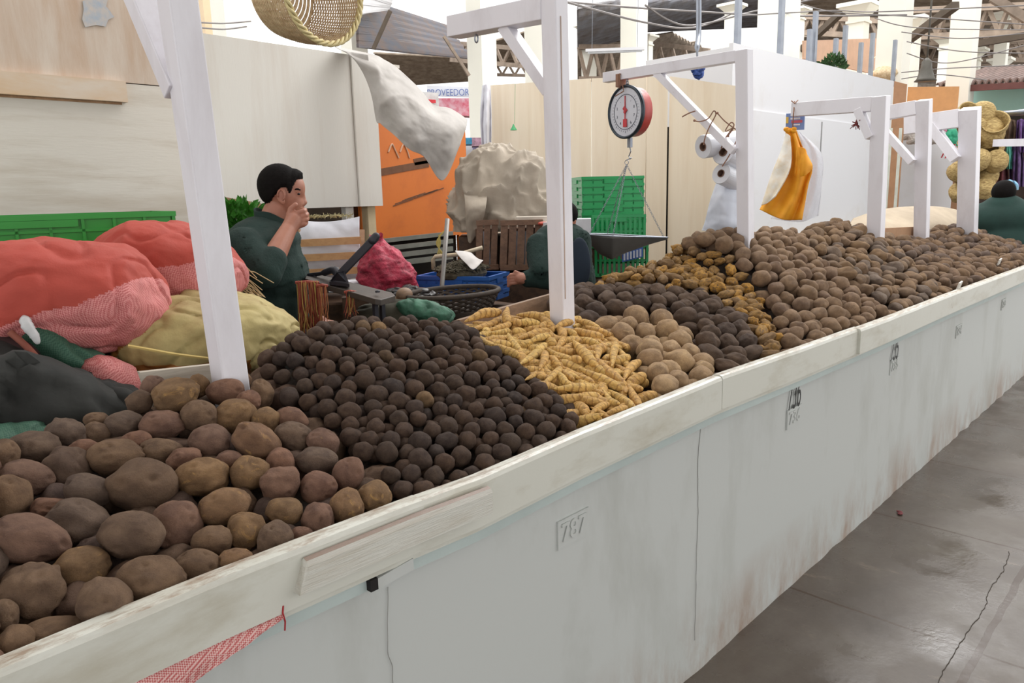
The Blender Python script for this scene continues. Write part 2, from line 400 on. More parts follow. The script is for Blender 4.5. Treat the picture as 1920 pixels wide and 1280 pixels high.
# strip of red net stuffed under the ledge board, and its loose thread
b = MB()
def strip(u, v):
    x = -.9+u*1.45; w = .05*min(1, (1-u)*7)+.006
    return (x, -.047-.012*v-.005*math.sin(v*PI)-.003*noise.noise(Vector((x*20, v*3, 0))), .902-v*w+.003*noise.noise(Vector((x*30, v, 2)))*v)
b.grid(strip, 160, 6); o = tag(b.build('net_strip', M_net, None, thick=.002), 'strip of red and white woven net stuffed under the ledge board', 'net')
p = at(531, 1135, Y=-.055); b = MB(); b.tube([p, p+Vector((-.003, -.002, -.012)), p+Vector((.001, 0, -.03)), p+Vector((-.001, 0, -.045))], .0016, 6)
tag(b.build('red_thread', M_red), 'short red thread hanging from the ledge board near the net strip', 'thread')

# ================================================================= white bracket posts
def post(name, base, top, w, arm_end, arm_h, brace, label, lean=None, armw=.05):
    """base/top world points of the post axis; arm runs to arm_end at the top; brace = (point on arm 0..1, drop on post)"""
    base = Vector(base); top = Vector(top); t = thing(name, base, label, 'post', 'white bracket posts')
    b = MB(); b.bar(base, top, w, w, (0, 1, 0)); b.build('upright', M_post, t, bevel=.004)
    if arm_end is not None:
        a = Vector(arm_end); z0 = top-Vector((0, 0, arm_h/2+.002))
        s0 = z0+Vector((0, w/2, 0)); s0 = z0+(a-z0).normalized()*(w/2)
        b = MB(); b.bar(s0, a, armw, arm_h, (0, 0, 1)); b.build('arm', M_post, t, bevel=.003)
        if brace:
            f, dz = brace; p = s0.lerp(a, f)-Vector((0, 0, arm_h/2)); q = top-Vector((0, 0, dz))+Vector((0, w/2, 0))
            b = MB(); b.bar(q-Vector((0, .0, 0)), p+Vector((0, 0, .01)), armw*.8, .05, (1, 0, 0)); b.build('brace', M_post, t, bevel=.002)
    return t
YP = .6
# nearest post leans; its arm is outside the frame, the brace is visible
b0 = at(430, 700, Y=YP); t0 = at(333, 0, Y=YP); dirp = (t0-b0).normalized(); top1 = b0+dirp*1.42
P1 = post('bracket_post', b0-dirp*.27, top1, .066, top1+Vector((-.02, .75, .02)), .075, None, 'nearest white wooden post leaning over the heap of large potatoes')
a1 = at(350, 175, Y=YP+.03); a2 = a1+Vector((-.01, .42, .62)); b = MB(); b.bar(a1, a2, .045, .09, (1, 0, 0)); b.build('brace', M_post, P1, bevel=.003)
x2 = at(1056, 585, Y=YP).x
P2 = post('bracket_post', (x2, YP, .86), (x2-.03, YP, 2.32), .066, None, .07, None, 'thick white wooden post standing between the yellow tubers and the purple potatoes')
e = at(850, 52, X=x2-.03); s = Vector((x2-.03, YP+.03, at(1035, 15, X=x2-.03).z)); e2 = Vector((e.x, e.y, e.z))
b = MB(); b.bar(s, e2, .07, .075, (0, 0, 1)); b.build('arm', M_post, P2, bevel=.003)
q = at(1032, 172, Y=YP+.03); pa = s.lerp(e2, .42)-Vector((0, 0, .03)); b = MB(); b.bar(q, pa, .04, .05, (1, 0, 0)); b.build('brace', M_post, P2, bevel=.002)
p = at(893, 66, X=x2-.03); b = MB(); b.tube([p+Vector((0, .008*math.cos(a), .014*math.sin(a)-.012)) for a in [i*PI/6 for i in range(12)]], .003, 6, closed=True); o = b.build('hook_ring', M_metal, P2)
b = MB(); b.bar(at(1051, 30, Y=YP-.0335), at(1060, 560, Y=YP-.0335), .004, .003, (0, 1, 0)); b.build('edge_crack', simple('bare_edge', (190, 170, 158), .8), P2)
def post_px(bx, by, tx, ty, Y, w, aend, armh, brace, label, name='bracket_post', armz=0):
    xb = at(bx, by, Y=Y).x; T = at(tx, ty, Y=Y)
    ae = None
    if aend: E = at(aend[0], aend[1], X=T.x); ae = E
    t = post(name, (xb, Y, .86), (T.x, Y, T.z), w, None, armh, None, label)
    if ae is not None:
        s = Vector((T.x, Y+w/2, T.z-armh/2-armz)); b = MB(); b.bar(s, ae, w*.8, armh, (0, 0, 1)); b.build('arm', M_post, t, bevel=.002)
        if brace:
            (ax, ay), (qx, qy) = brace; pa = at(ax, ay, X=T.x); qq = at(qx, qy, Y=Y+w/2); b = MB(); b.bar(Vector((T.x, qq.y, qq.z)), Vector((T.x, pa.y, pa.z)), w*.55, armh*.9, (1, 0, 0)); b.build('brace', M_post, t, bevel=.002)
    return t, ae
P3, AE3 = post_px(1405, 470, 1395, 93, YP, .062, (1135, 146), .05, ((1232, 136), (1400, 285)), 'white post carrying the hanging scale and the plastic rolls')
P4, AE4 = post_px(1643, 470, 1652, 180, .5, .085, (1487, 206), .085, ((1610, 205), (1650, 260)), 'white post with the yellow cloth bag hanging from its arm')
P5, AE5 = post_px(1730, 470, 1733, 187, .6, .09, (1640, 216), .1, ((1640, 225), (1725, 305)), 'narrow white post between the yellow bag post and the farthest heap')
P6, AE6 = post_px(1815, 470, 1819, 203, .48, .13, (1698, 236), .14, ((1745, 235), (1812, 300)), 'farthest white post before the hanging straw baskets')
b = MB(); b.bar(at(1868, 268, d=9.2), at(1960, 266, d=8.6), .07, .07); tag(b.build('white_rail', M_post), 'short white wooden rail end at the right edge beside the hanging clothes', 'rail')

# ================================================================= the heaps
RIDGE = [(-170, 900, .5), (0, 838, .55), (70, 812, .58), (130, 800, .6), (240, 770, .62), (330, 725, .64), (430, 708, .64), (485, 700, .64), (520, 662, .66), (570, 628, .68), (650, 608, .7), (740, 603, .7), (830, 609, .68), (872, 618, .68), (960, 598, .7), (1030, 590, .76), (1090, 546, .84), (1180, 512, .84), (1262, 485, .8), (1312, 440, .72), (1440, 437, .69), (1505, 440, .68), (1560, 420, .68), (1640, 440, .64), (1700, 456, .62), (1780, 426, .62), (1860, 448, .6), (1915, 474, .5)]
rx, ry, rz = [], [], []
for a, c, Y in RIDGE:
    p = at(a, c, Y=Y); rx.append(p.x); ry.append(p.y); rz.append(p.z)
rx = [-1.6]+rx+[13]; ry = [.5]+ry+[.5]; rz = [1.02]+rz+[.98]
def H(x, y):
    yr = interp(x, rx, ry); zr = interp(x, rx, rz); z0 = lz(x)-.03
    t = (y+.005)/(yr+.005)
    if t <= 1: g = 1-(1-max(t, -.1))**1.25; g = g*.55+t*.45; g = g if t < .85 else g-(t-.85)**2*.4; return z0+(zr-z0)*g
    return zr-((y-yr)**2)*3.2-(y-yr)*.35-(zr-z0)*.009
def hit_heap(px, py, off=0):
    r = ray(px, py); t = .6; prev = t
    while t < 18:
        p = CAM+r*t
        if p.y > -.02 and p.z < H(p.x, p.y)+off: return p
        if p.y > 1.6: return None
        t += .01
    return None
def pnpoly(x, y, P):
    c = False; j = len(P)-1
    for i in range(len(P)):
        if (P[i][1] > y) != (P[j][1] > y) and x < (P[j][0]-P[i][0])*(y-P[i][1])/(P[j][1]-P[i][1])+P[i][0]: c = not c
        j = i
    return c
REG = [('large', [(-900, 2200), (-700, 860), (0, 800), (120, 770), (250, 735), (330, 690), (450, 680), (510, 715), (600, 800), (680, 875), (750, 935), (785, 965), (700, 1100)]),
       ('mashua', [(855, 605), (900, 575), (960, 575), (1060, 598), (1145, 640), (1190, 690), (1205, 770), (1214, 800), (1105, 845), (1085, 785), (1030, 745), (985, 705), (900, 640)]),
       ('dark', [(400, 720), (455, 680), (490, 645), (560, 600), (740, 570), (870, 590), (985, 705), (1030, 745), (1090, 790), (1130, 840), (770, 1000), (740, 935), (650, 850), (520, 740), (500, 700)]),
       ('tan', [(1145, 645), (1135, 612), (1180, 595), (1245, 598), (1290, 645), (1330, 700), (1350, 715), (1350, 735), (1200, 800), (1195, 740), (1190, 690)]),
       ('yellow', [(1078, 545), (1110, 505), (1180, 470), (1250, 452), (1290, 468), (1375, 485), (1400, 530), (1430, 590), (1465, 660), (1476, 700), (1420, 710), (1425, 680), (1390, 610), (1330, 558), (1230, 545), (1150, 545)]),
       ('purple', [(920, 610), (1000, 560), (1090, 530), (1230, 540), (1330, 555), (1395, 610), (1428, 680), (1425, 720), (1350, 745), (1325, 690), (1290, 645), (1245, 598), (1180, 595), (1135, 620), (1060, 600)]),
       ('brown', [(1240, 465), (1300, 405), (1480, 405), (1510, 470), (1610, 560), (1720, 620), (1465, 715), (1440, 640), (1400, 530), (1370, 485), (1290, 468)]),
       ('mixed', [(1480, 440), (1500, 415), (1560, 390), (1650, 425), (1720, 520), (1815, 570), (1690, 635), (1600, 560), (1510, 470)]),
       ('far', [(1640, 430), (1740, 415), (1780, 390), (1850, 420), (1960, 460), (1960, 520), (1790, 590), (1720, 520)])]
def region(px, py):
    for k, P in REG:
        if pnpoly(px, py, P): return k
    return None
def potato_mesh(name, seed, lump=.12, asym=.1, eyes=7, eyed=.07, sub=4, knob=0, freq=1.3):
    bm = bmesh.new(); bmesh.ops.create_icosphere(bm, subdivisions=sub, radius=1); r = random.Random(seed)
    E = [Vector((r.gauss(0, 1), r.gauss(0, 1), r.gauss(0, 1))).normalized() for _ in range(eyes)]
    K = [Vector((r.gauss(0, 1), r.gauss(0, 1), r.gauss(0, .6))).normalized() for _ in range(knob)]
    s = Vector((seed*3.1, seed*1.7, 0)); tp = r.uniform(-asym, asym)
    for v in bm.verts:
        d = v.co.normalized(); f = 1+lump*noise.noise(d*freq+s)*1.6+lump*.45*noise.noise(d*2.7+s)+.012*noise.noise(d*9+s)
        for e in E: a = (d-e).length; f -= eyed*1.5*math.exp(-(a/.11)**2)-eyed*.5*math.exp(-((a-.25)/.1)**2)
        for e in K: a = (d-e).length; f += .2*math.exp(-(a/.45)**2)
        v.co = d*f; v.co.y *= 1+tp*v.co.x; v.co.z *= 1+tp*v.co.x
    me = bpy.data.meshes.new(name); bm.to_mesh(me); bm.free()
    for p in me.polygons: p.use_smooth = True
    return me
def tuber_mesh(name, seed, ratio=.3, bend=.12, rings=9, nl=44, seg=18, rag=.08):
    """long tapering tuber of unit length with oblique ridged eyes"""
    r = random.Random(seed); b = MB(); rows = []; R0 = ratio/2; ph = r.uniform(0, 6)
    for i in range(nl+1):
        t = i/nl; x = t-.5; env = (math.sin(PI*min(1, max(0, t))**.75)**.55 if 0 < t < 1 else 0)*(1-.35*t); env = max(env, .02)
        cy = bend*math.sin(PI*t)+.03*noise.noise(Vector((t*3, seed, 0))); row = []
        for k in range(seg):
            a = 2*PI*k/seg; w = t*rings+.35*math.sin(a+ph)+.25*math.sin(2*a+seed); fr = w-math.floor(w)
            rg = rag*(fr**2)-rag*.4+.05*noise.noise(Vector((t*5, math.cos(a), math.sin(a)+seed)))
            rr = R0*env*(1+rg*(1 if .05 < t < .97 else 0))*1.15
            row.append(b.bm.verts.new((x, cy+rr*math.cos(a), rr*math.sin(a))))
        rows.append(row)
    for A, B in zip(rows, rows[1:]):
        for k in range(seg): b.face([A[k], A[(k+1) % seg], B[(k+1) % seg], B[k]])
    b.face(rows[0][::-1]); b.face(rows[-1]); bmesh.ops.recalc_face_normals(b.bm, faces=b.bm.faces)
    me = bpy.data.meshes.new(name); b.bm.to_mesh(me); b.bm.free()
    for p in me.polygons: p.use_smooth = True
    return me
MP = {'l0': potato_mat('skin_large_brown', [(112, 92, 76), (122, 98, 78), (106, 90, 80)], (142, 116, 84), .3),
      'l1': potato_mat('skin_large_tan', [(132, 106, 80), (138, 110, 82), (128, 100, 80)], (176, 138, 88), .42),
      'l2': potato_mat('skin_large_pink', [(128, 98, 84), (120, 96, 84), (132, 100, 84)], (150, 120, 86), .32),
      'l3': potato_mat('skin_large_dark', [(104, 84, 74), (108, 88, 72), (98, 82, 76)], (120, 98, 78), .25),
      'dark': potato_mat('skin_small_dark', [(76, 63, 55), (86, 68, 57), (69, 59, 55)], (98, 79, 62), .25, scale=12, odd=(140, 112, 80)),
      'mashua': potato_mat('skin_mashua', [(216, 174, 104), (206, 164, 98), (222, 186, 112)], (176, 132, 88), .4, dark=(130, 84, 52), scale=60, bscale=120, rough=.5, rings=2.2),
      'tan': potato_mat('skin_tan', [(178, 150, 116), (170, 144, 114), (160, 134, 106)], (190, 162, 120), .4, dark=(100, 74, 56)),
      'purple': potato_mat('skin_purple', [(90, 75, 65), (98, 81, 69), (84, 71, 64)], (116, 95, 78), .25),
      'yellow': potato_mat('skin_yellow', [(186, 140, 68), (158, 124, 74), (134, 108, 78)], (112, 90, 68), .5, dark=(90, 66, 46), scale=14),
      'brown': potato_mat('skin_brown', [(138, 114, 92), (132, 109, 88), (126, 104, 87)], (156, 127, 94), .3),
      'mixed': potato_mat('skin_mixed', [(126, 104, 85), (130, 106, 82), (112, 98, 88)], (148, 119, 86), .35),
      'far': potato_mat('skin_far', [(112, 92, 76), (120, 97, 76), (98, 83, 74)], (136, 111, 80), .35)}
placed_c = np.zeros((0, 3)); placed_r = np.zeros(0)
def reserve(c, r):
    global placed_c, placed_r
    placed_c = np.vstack([placed_c, [tuple(c)]]); placed_r = np.append(placed_r, r)
def free(c, r, k=.86):
    if len(placed_r) == 0: return True
    d = np.sqrt(((placed_c-np.array(tuple(c)))**2).sum(1)); return bool((d > (placed_r+r)*k).all())
def inst(me, mat, name, loc, rotm, scale, label, cat, group):
    if not me.materials: me.materials.append(mat)
    o = bpy.data.objects.new(name, me); C.objects.link(o)
    o.matrix_world = Matrix.LocRotScale(loc, rotm.to_quaternion(), Vector(scale)); return tag(o, label, cat, group)
# ---- the large potatoes one by one: centre, width, height (photo pixels), tilt, tone
BIG = [(330,740,83,62,10,1),(442,712,56,46,-10,1),(423,735,68,50,0,2),(440,778,80,62,15,1),(373,780,66,62,0,0),(302,797,80,56,0,2),(233,796,68,52,10,0),(262,752,46,42,0,3),(288,728,44,52,0,2),(372,724,40,44,0,1),(489,740,46,54,0,0),(466,752,45,42,0,2),(497,787,50,48,0,1),(547,785,60,44,-15,2),(550,818,72,56,-10,0),(482,829,94,64,-35,1),(393,828,74,66,0,2),(304,847,74,50,5,0),(217,857,98,70,5,0),(346,862,62,46,15,2),(121,813,70,58,-10,0),(63,840,90,66,-5,0),(178,815,54,48,10,0),(182,788,46,32,0,0),(3,857,58,70,-20,0),(125,880,84,86,0,3),(48,898,94,72,-5,2),(169,921,84,62,-5,0),(267,910,122,100,0,3),(16,937,80,92,0,0),(379,895,98,70,10,1),(469,887,72,64,10,1),(525,868,52,58,0,2),(594,864,76,54,-5,0),(606,830,64,54,-30,2),(526,907,74,66,0,2),(597,914,68,62,0,2),(653,890,58,66,0,2),(702,932,64,60,0,1),(650,950,62,68,0,1),(597,973,62,62,0,2),(533,958,68,52,-5,1),(517,1008,62,64,0,0),(565,1005,44,38,0,2),(420,950,94,70,15,1),(463,994,74,68,0,1),(397,1014,72,58,0,0),(443,1053,66,50,0,1),(330,985,90,98,0,2),(248,1002,114,88,-8,0),(143,985,120,90,-10,0),(55,1012,138,92,-15,2),(153,1065,98,80,25,1),(283,1090,120,98,5,0),(370,1068,88,78,0,0),(60,1113,114,112,0,0),(197,1128,96,90,0,0),(107,1187,112,62,15,0),(28,1207,64,72,0,0),(4,1158,54,68,0,0),(97,955,74,44,0,2),(255,830,60,46,0,2),(430,865,52,42,0,2),(160,845,60,44,0,2),(-50,1060,110,90,0,0),(-60,950,100,90,10,1),(-50,880,90,70,0,2),(-70,1180,110,100,0,0),(-30,1245,70,60,0,2),(-120,1100,110,90,0,1),(-130,980,100,90,0,0)]
bigm = {}
for k in range(4):
    bigm[k] = [potato_mesh('large_potato', 11*k+j, .07 if j else .12, .1, 8, .06, 5, (1 if j == 2 else 0)) for j in range(5)]
tone = ['dusty brown', 'tan yellow-patched', 'pinkish brown', 'dark dusty']
DESCR = {0: 'large tan potato with yellow patches on top of the heap near the leaning post', 1: 'small tan potato at the very foot of the leaning post', 15: 'knobbly oblong pink and tan potato lying tilted at the middle of the large heap', 28: 'biggest dark round potato in the middle of the large heap', 30: 'oval tan potato with pink skin right beside the biggest dark one',
         3: 'lumpy tan potato with deep eyes just below the leaning post', 5: 'pinkish oval potato below the top tan potato at the back left', 48: 'round reddish brown potato with two dark eyes in front of the biggest one', 49: 'broad grey-brown oval potato in front of the biggest dark one', 51: 'long reddish potato lying at the left edge of the heap', 53: 'broad potato with several eyes resting near the ledge', 55: 'very large round brown potato at the lower left corner', 56: 'round pitted potato touching the ledge at lower left', 39: 'round potato with yellow face just before the board joint', 38: 'rightmost large tan potato beside the board joint', 18: 'wide flat brown potato left of the biggest dark one', 45: 'round tan potato beside the ledge with a rooted tip', 54: 'smooth brown round potato squeezed against the ledge', 20: 'brown potato at the left back of the heap by the dark bags', 21: 'large reddish brown oval potato behind the left end of the heap'}
items = []
for i, (cx, cy, w, h, ang, tn) in enumerate(BIG):
    p = hit_heap(cx, cy) or at(cx, cy, Y=.62)
    z = (p-CAM).dot(FW); items.append([i, ray(cx, cy), (p-CAM).length-.42*h*z/F_PX/2, w*z/F_PX/2, h*z/F_PX/2, z])
for it in range(40):  # ease apart along the line of sight only
    for a in items:
        pa = CAM+a[1]*a[2]
        for c in items:
            if c[0] <= a[0]: continue
            pc = CAM+c[1]*c[2]; d = (pa-pc).length; need = (a[3]+a[4]+c[3]+c[4])/2*.94
            if d < need:
                s = (need-d)*.3
                near, farr = (a, c) if BIG[a[0]][1]+BIG[a[0]][3]*.3 > BIG[c[0]][1]+BIG[c[0]][3]*.3 else (c, a)
                near[2] -= s*.6; farr[2] += s*.6
                pa = CAM+a[1]*a[2]
for i, r, dist, w, h, z0 in items:
    cx, cy, pw, ph, ang, tn = BIG[i]; P = CAM+r*dist; z = (P-CAM).dot(FW); w = pw*z/F_PX/2; h = ph*z/F_PX/2
    X = (RT-r*RT.dot(r)).normalized(); Y = r.cross(X)*-1; a = math.radians(ang)
    A = X*math.cos(a)+UP*math.sin(a); A = (A-r*A.dot(r)).normalized(); B = r.cross(A)
    Mx = Matrix((A, B, A.cross(B))).transposed(); flip = R.choice([0, PI]); Mx = Mx@Matrix.Rotation(flip, 3, 'X')@Matrix.Rotation(R.choice([0, PI]), 3, 'Z')
    me = bigm[tn][i % 5]
    lab = DESCR.get(i, tone[tn]+' large potato in the heap of large potatoes at the left'); g = None if i in DESCR else 'large %s potatoes' % tone[tn]
    inst(me, MP['l%d' % tn], 'large_potato', P, Mx, (w, h, (w+h)/2*.95), lab, 'potato', 'large potatoes in the nearest heap' if not g else g); reserve(P, (w+h)/2)
# ---- yellow mashua: listed by their ends (enlarged coordinates, three times the photo, offset 840/440)
TUB = [(90,512,285,455,58),(118,552,290,500,42),(325,432,325,530,50),(205,560,342,525,40),(240,560,300,515,36),(380,470,560,500,52),(345,520,505,530,48),(500,480,585,545,50),(180,580,250,640,44),(240,640,390,710,52),(230,570,345,560,42),(330,575,400,680,46),(380,610,555,560,48),(430,640,560,600,42),(560,600,578,640,64),(590,545,700,510,44),(600,530,640,590,56),(660,560,700,590,44),(690,560,860,610,56),(590,660,640,600,40),(400,745,540,635,56),(540,665,720,740,58),(660,600,825,790,66),(800,680,990,860,60),(830,730,870,640,56),(905,770,925,640,48),(950,640,1000,750,44),(720,600,850,650,48),(500,790,535,690,48),(560,710,610,770,48),(430,830,520,780,36),(520,865,625,770,46),(630,750,810,850,56),(600,790,660,870,46),(720,780,960,895,58),(985,830,1072,730,56),(935,740,1000,790,46),(590,890,820,890,58),(670,935,865,980,54),(790,1040,895,975,46),(885,885,1040,995,58),(1000,850,1070,980,50),(735,975,765,1040,38),(770,1030,850,1070,40),(870,1040,990,1005,40),(790,1000,880,1060,36),(600,760,700,830,40),(860,900,960,1010,46),(750,860,860,920,44),(880,590,1000,650,40),(700,500,840,560,44),(760,540,900,590,44),(450,580,540,520,40)]
tm = [tuber_mesh('mashua_tuber', s, .3, R.uniform(-.1, .12), R.randint(7, 10)) for s in range(8)]
for i, (x0, y0, x1, y1, w) in enumerate(TUB):
    a = (840+x0/3, 440+y0/3); c = (840+x1/3, 440+y1/3); mid = ((a[0]+c[0])/2, (a[1]+c[1])/2)
    pa = hit_heap(*a) or at(*a, Y=.7); pc = hit_heap(*c) or at(*c, Y=.7)
    pm = hit_heap(*mid) or (pa+pc)/2; z = (pm-CAM).dot(FW); d = pc-pa
    if d.length > .26: d = d.normalized()*.2; 
    wr = w/3*z/F_PX; L = max(d.length*1.06, wr*1.5); r = ray(*mid)
    up = Vector((0, -.45, .9)); A = d.normalized(); B = (up-A*up.dot(A)).normalized(); Cc = A.cross(B)
    P = (pa+pc)/2 if (pa-pc).length < .26 else pm
    P = P+up*(wr*.25+.016*(R.random()))
    me = tm[i % 8]; Mx = Matrix((A, Cc, B)).transposed()@Matrix.Rotation(R.uniform(0, 6.28), 3, 'X')
    inst(me, MP['mashua'], 'mashua_tuber', P, Mx, (L, wr/.3*1.0, wr/.3*1.0), 'ridged yellow finger-shaped tuber in the bright yellow heap before the thick white post', 'tuber', 'yellow tubers in the middle heap')
    for f in (-.3, 0, .3): reserve(P+A*(L*f), wr*.5)
# ---- everything else: scattered over the heaps until they are full
KIND = {'large': dict(n='large_potato', r=(.036, .046), el=(1.0, 1.3), mat='l3', lab='half-buried large potato filling a gap in the nearest heap', g='half-buried large potatoes', cat='potato', m=[potato_mesh('large_potato', 71+j) for j in range(3)]),
        'dark': dict(n='small_dark_potato', r=(.0195, .0275), el=(1.0, 1.18), mat='dark', lab='small dark potato in the heap between the large potatoes and the yellow tubers', g='small dark potatoes', cat='potato', m=[potato_mesh('small_dark_potato', 91+j, .1, .08, 8, .06, 3) for j in range(7)]),
        'mashua': dict(n='mashua_tuber', r=(.017, .021), el=(2.6, 3.6), tub=True, mat='mashua', lab='ridged yellow finger-shaped tuber in the bright yellow heap before the thick white post', g='yellow tubers in the middle heap', cat='tuber', m=tm),
        'tan': dict(n='tan_potato', r=(.036, .049), el=(1.0, 1.25), mat='tan', lab='smooth light tan potato in the small heap right of the yellow tubers', g='light tan potatoes', cat='potato', m=[potato_mesh('tan_potato', 131+j, .08, .08, 7, .04, 4) for j in range(5)]),
        'purple': dict(n='purple_potato', r=(.034, .045), el=(1.05, 1.75), mat='purple', lab='dark purplish potato in the heap behind the thick white post and light tan potatoes', g='dark purplish potatoes', cat='potato', m=[potato_mesh('purple_potato', 151+j, .13, .12, 7, .05, 4, j % 2) for j in range(6)]),
        'yellow': dict(n='knobbly_yellow_tuber', r=(.023, .031), el=(1.3, 2.4), mat='yellow', lab='knobbly muddy yellow tuber in the band curving round the dark purplish potatoes', g='muddy yellow tubers', cat='tuber', m=[potato_mesh('knobbly_yellow_tuber', 171+j, .2, .1, 6, .06, 3, 2, 1.9) for j in range(7)]),
        'brown': dict(n='brown_potato', r=(.033, .045), el=(1.0, 1.35), mat='brown', lab='dusty light brown potato in the tall heap around the post with the hanging scale', g='dusty brown potatoes', cat='potato', m=[potato_mesh('brown_potato', 191+j, .12, .12, 7, .06, 3, 1 if j == 2 else 0) for j in range(7)]),
        'mixed': dict(n='mixed_potato', r=(.032, .047), el=(1.0, 1.7), mat='mixed', lab='greyish brown potato in the heap in front of the post with the yellow bag', g='mixed grey-brown potatoes', cat='potato', m=[potato_mesh('mixed_potato', 211+j, .15, .12, 6, .06, 3, j % 2) for j in range(6)]),
        'far': dict(n='distant_potato', r=(.036, .052), el=(1.0, 1.6), mat='far', lab='brown potato in the farthest heap at the right end of the counter', g='farthest potatoes', cat='potato', m=[potato_mesh('distant_potato', 231+j, .15, .12, 5, .06, 2, j % 2) for j in range(5)])}
cnt = {k: 0 for k in KIND}; cand = {k: [] for k in KIND}
def scatter(k, tries, kk, lift, x0, x1, y0=.0, y1=1.0, lo=False):
    q = KIND[k]; new = []
    for _ in range(tries):
        u = R.random(); x = x0+(x1-x0)*u; yr = interp(x, rx, ry); y = y0+(min(y1, yr+.1)-y0)*R.random()
        ra = R.uniform(*q['r']); z = H(x, y)+lift*ra
        px, py, zz = proj((x, y, z))
        if px < -160 or px > 2000 or py > 1400 or region(px, py) != k: continue
        if y < ra*.8+.002: y = ra*.8+.002
        if (abs(x-x2) < .05+ra*.6 or abs(x-P1.location.x-.01) < .05+ra*.4) and abs(y-YP) < .045+ra*.7: continue
        c = (x, y, z); rr = ra*(1.35 if q.get('tub') else 1)
        if free(c, rr, kk): reserve(c, rr); new.append((c, ra))
    for c, ra in new: cand[k].append((c, ra))
SPAN = {'large': (-.4, 1.2), 'dark': (.7, 2.1), 'mashua': (1.2, 2.4), 'tan': (1.6, 2.9), 'purple': (1.8, 3.4), 'yellow': (2.0, 3.6), 'brown': (2.3, 5.2), 'mixed': (3.3, 7.2), 'far': (4.5, 11.5)}
TR = {'large': 3000, 'dark': 30000, 'mashua': 2500, 'tan': 4000, 'purple': 6000, 'yellow': 9000, 'brown': 14000, 'mixed': 12000, 'far': 14000}
for k in KIND:
    s = SPAN[k]
    if k == 'large': scatter(k, TR[k], .8, -1.0, *s); continue
    if k == 'mashua': scatter(k, TR[k], .6, -.2, *s); continue
    scatter(k, TR[k]//2, .95, .25, *s); scatter(k, TR[k], .89, -.1, *s); scatter(k, TR[k]//2, .8, -.75, *s)
rest = {}
for k, L in cand.items():
    q = KIND[k]; L.sort(key=lambda t: (Vector(t[0])-CAM).length/t[1]); 
    for i, (c, ra) in enumerate(L):
        el = R.uniform(*q['el']); rot = Matrix.Rotation(R.uniform(0, 6.28), 3, 'Z')@Matrix.Rotation(R.uniform(-.5, .5), 3, 'X')@Matrix.Rotation(R.uniform(-.4, .4), 3, 'Y')
        me = R.choice(q['m'])
        if q.get('tub'): sc = (ra*2*el, ra*2/.3*.95, ra*2/.3*.95)
        else: f = el**.4; sc = (ra*el/f*1.02, ra/f*R.uniform(.92, 1.03), ra/f)
        if i < 298: inst(me, MP[q['mat']], q['n'], c, rot, sc, q['lab'], q['cat'], q['g'])
        else: rest.setdefault(k, []).append((c, rot, sc))
def merge(name, kind, L, label, cat, meshes, sub=2):
    b = MB(); tmp = bmesh.new()
    for c, rot, sc in L:
        t = bmesh.new(); t.from_mesh(R.choice(meshes)); M4 = Matrix.LocRotScale(Vector(c), rot.to_quaternion(), Vector(sc)); t.transform(M4)
        me = bpy.data.meshes.new('x'); t.to_mesh(me); t.free(); b.bm.from_mesh(me); bpy.data.meshes.remove(me)
    o = b.build(name, kind, smooth=True); tag(o, label, cat, None, 'stuff')
LOWM = {k: [potato_mesh('low', 301+j, .12, .1, 4, .05, 2) for j in range(3)] for k in ('a',)}['a']
REST_LAB = {'dark': 'remaining small dark potatoes packed between and below the single ones', 'brown': 'remaining brown potatoes packed below the single ones', 'mixed': 'remaining grey-brown potatoes packed below the single ones', 'far': 'remaining potatoes of the farthest heap', 'large': 'x', 'yellow': 'remaining muddy yellow tubers', 'purple': 'remaining purplish potatoes', 'tan': 'x', 'mashua': 'x'}
for k, L in rest.items(): merge(KIND[k]['n']+'_heap', MP[KIND[k]['mat']], L, REST_LAB[k], 'potatoes', LOWM)
# a lower layer of buried potatoes, one heap body below the individually visible ones
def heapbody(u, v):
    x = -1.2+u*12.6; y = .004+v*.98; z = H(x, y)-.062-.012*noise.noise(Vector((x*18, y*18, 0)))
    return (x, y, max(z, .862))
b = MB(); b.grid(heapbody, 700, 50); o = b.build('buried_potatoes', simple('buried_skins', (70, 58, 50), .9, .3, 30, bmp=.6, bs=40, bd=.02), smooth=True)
tag(o, 'dark mass of buried potatoes and soil inside the heaps, seen only in the gaps', 'potatoes', None, 'stuff')

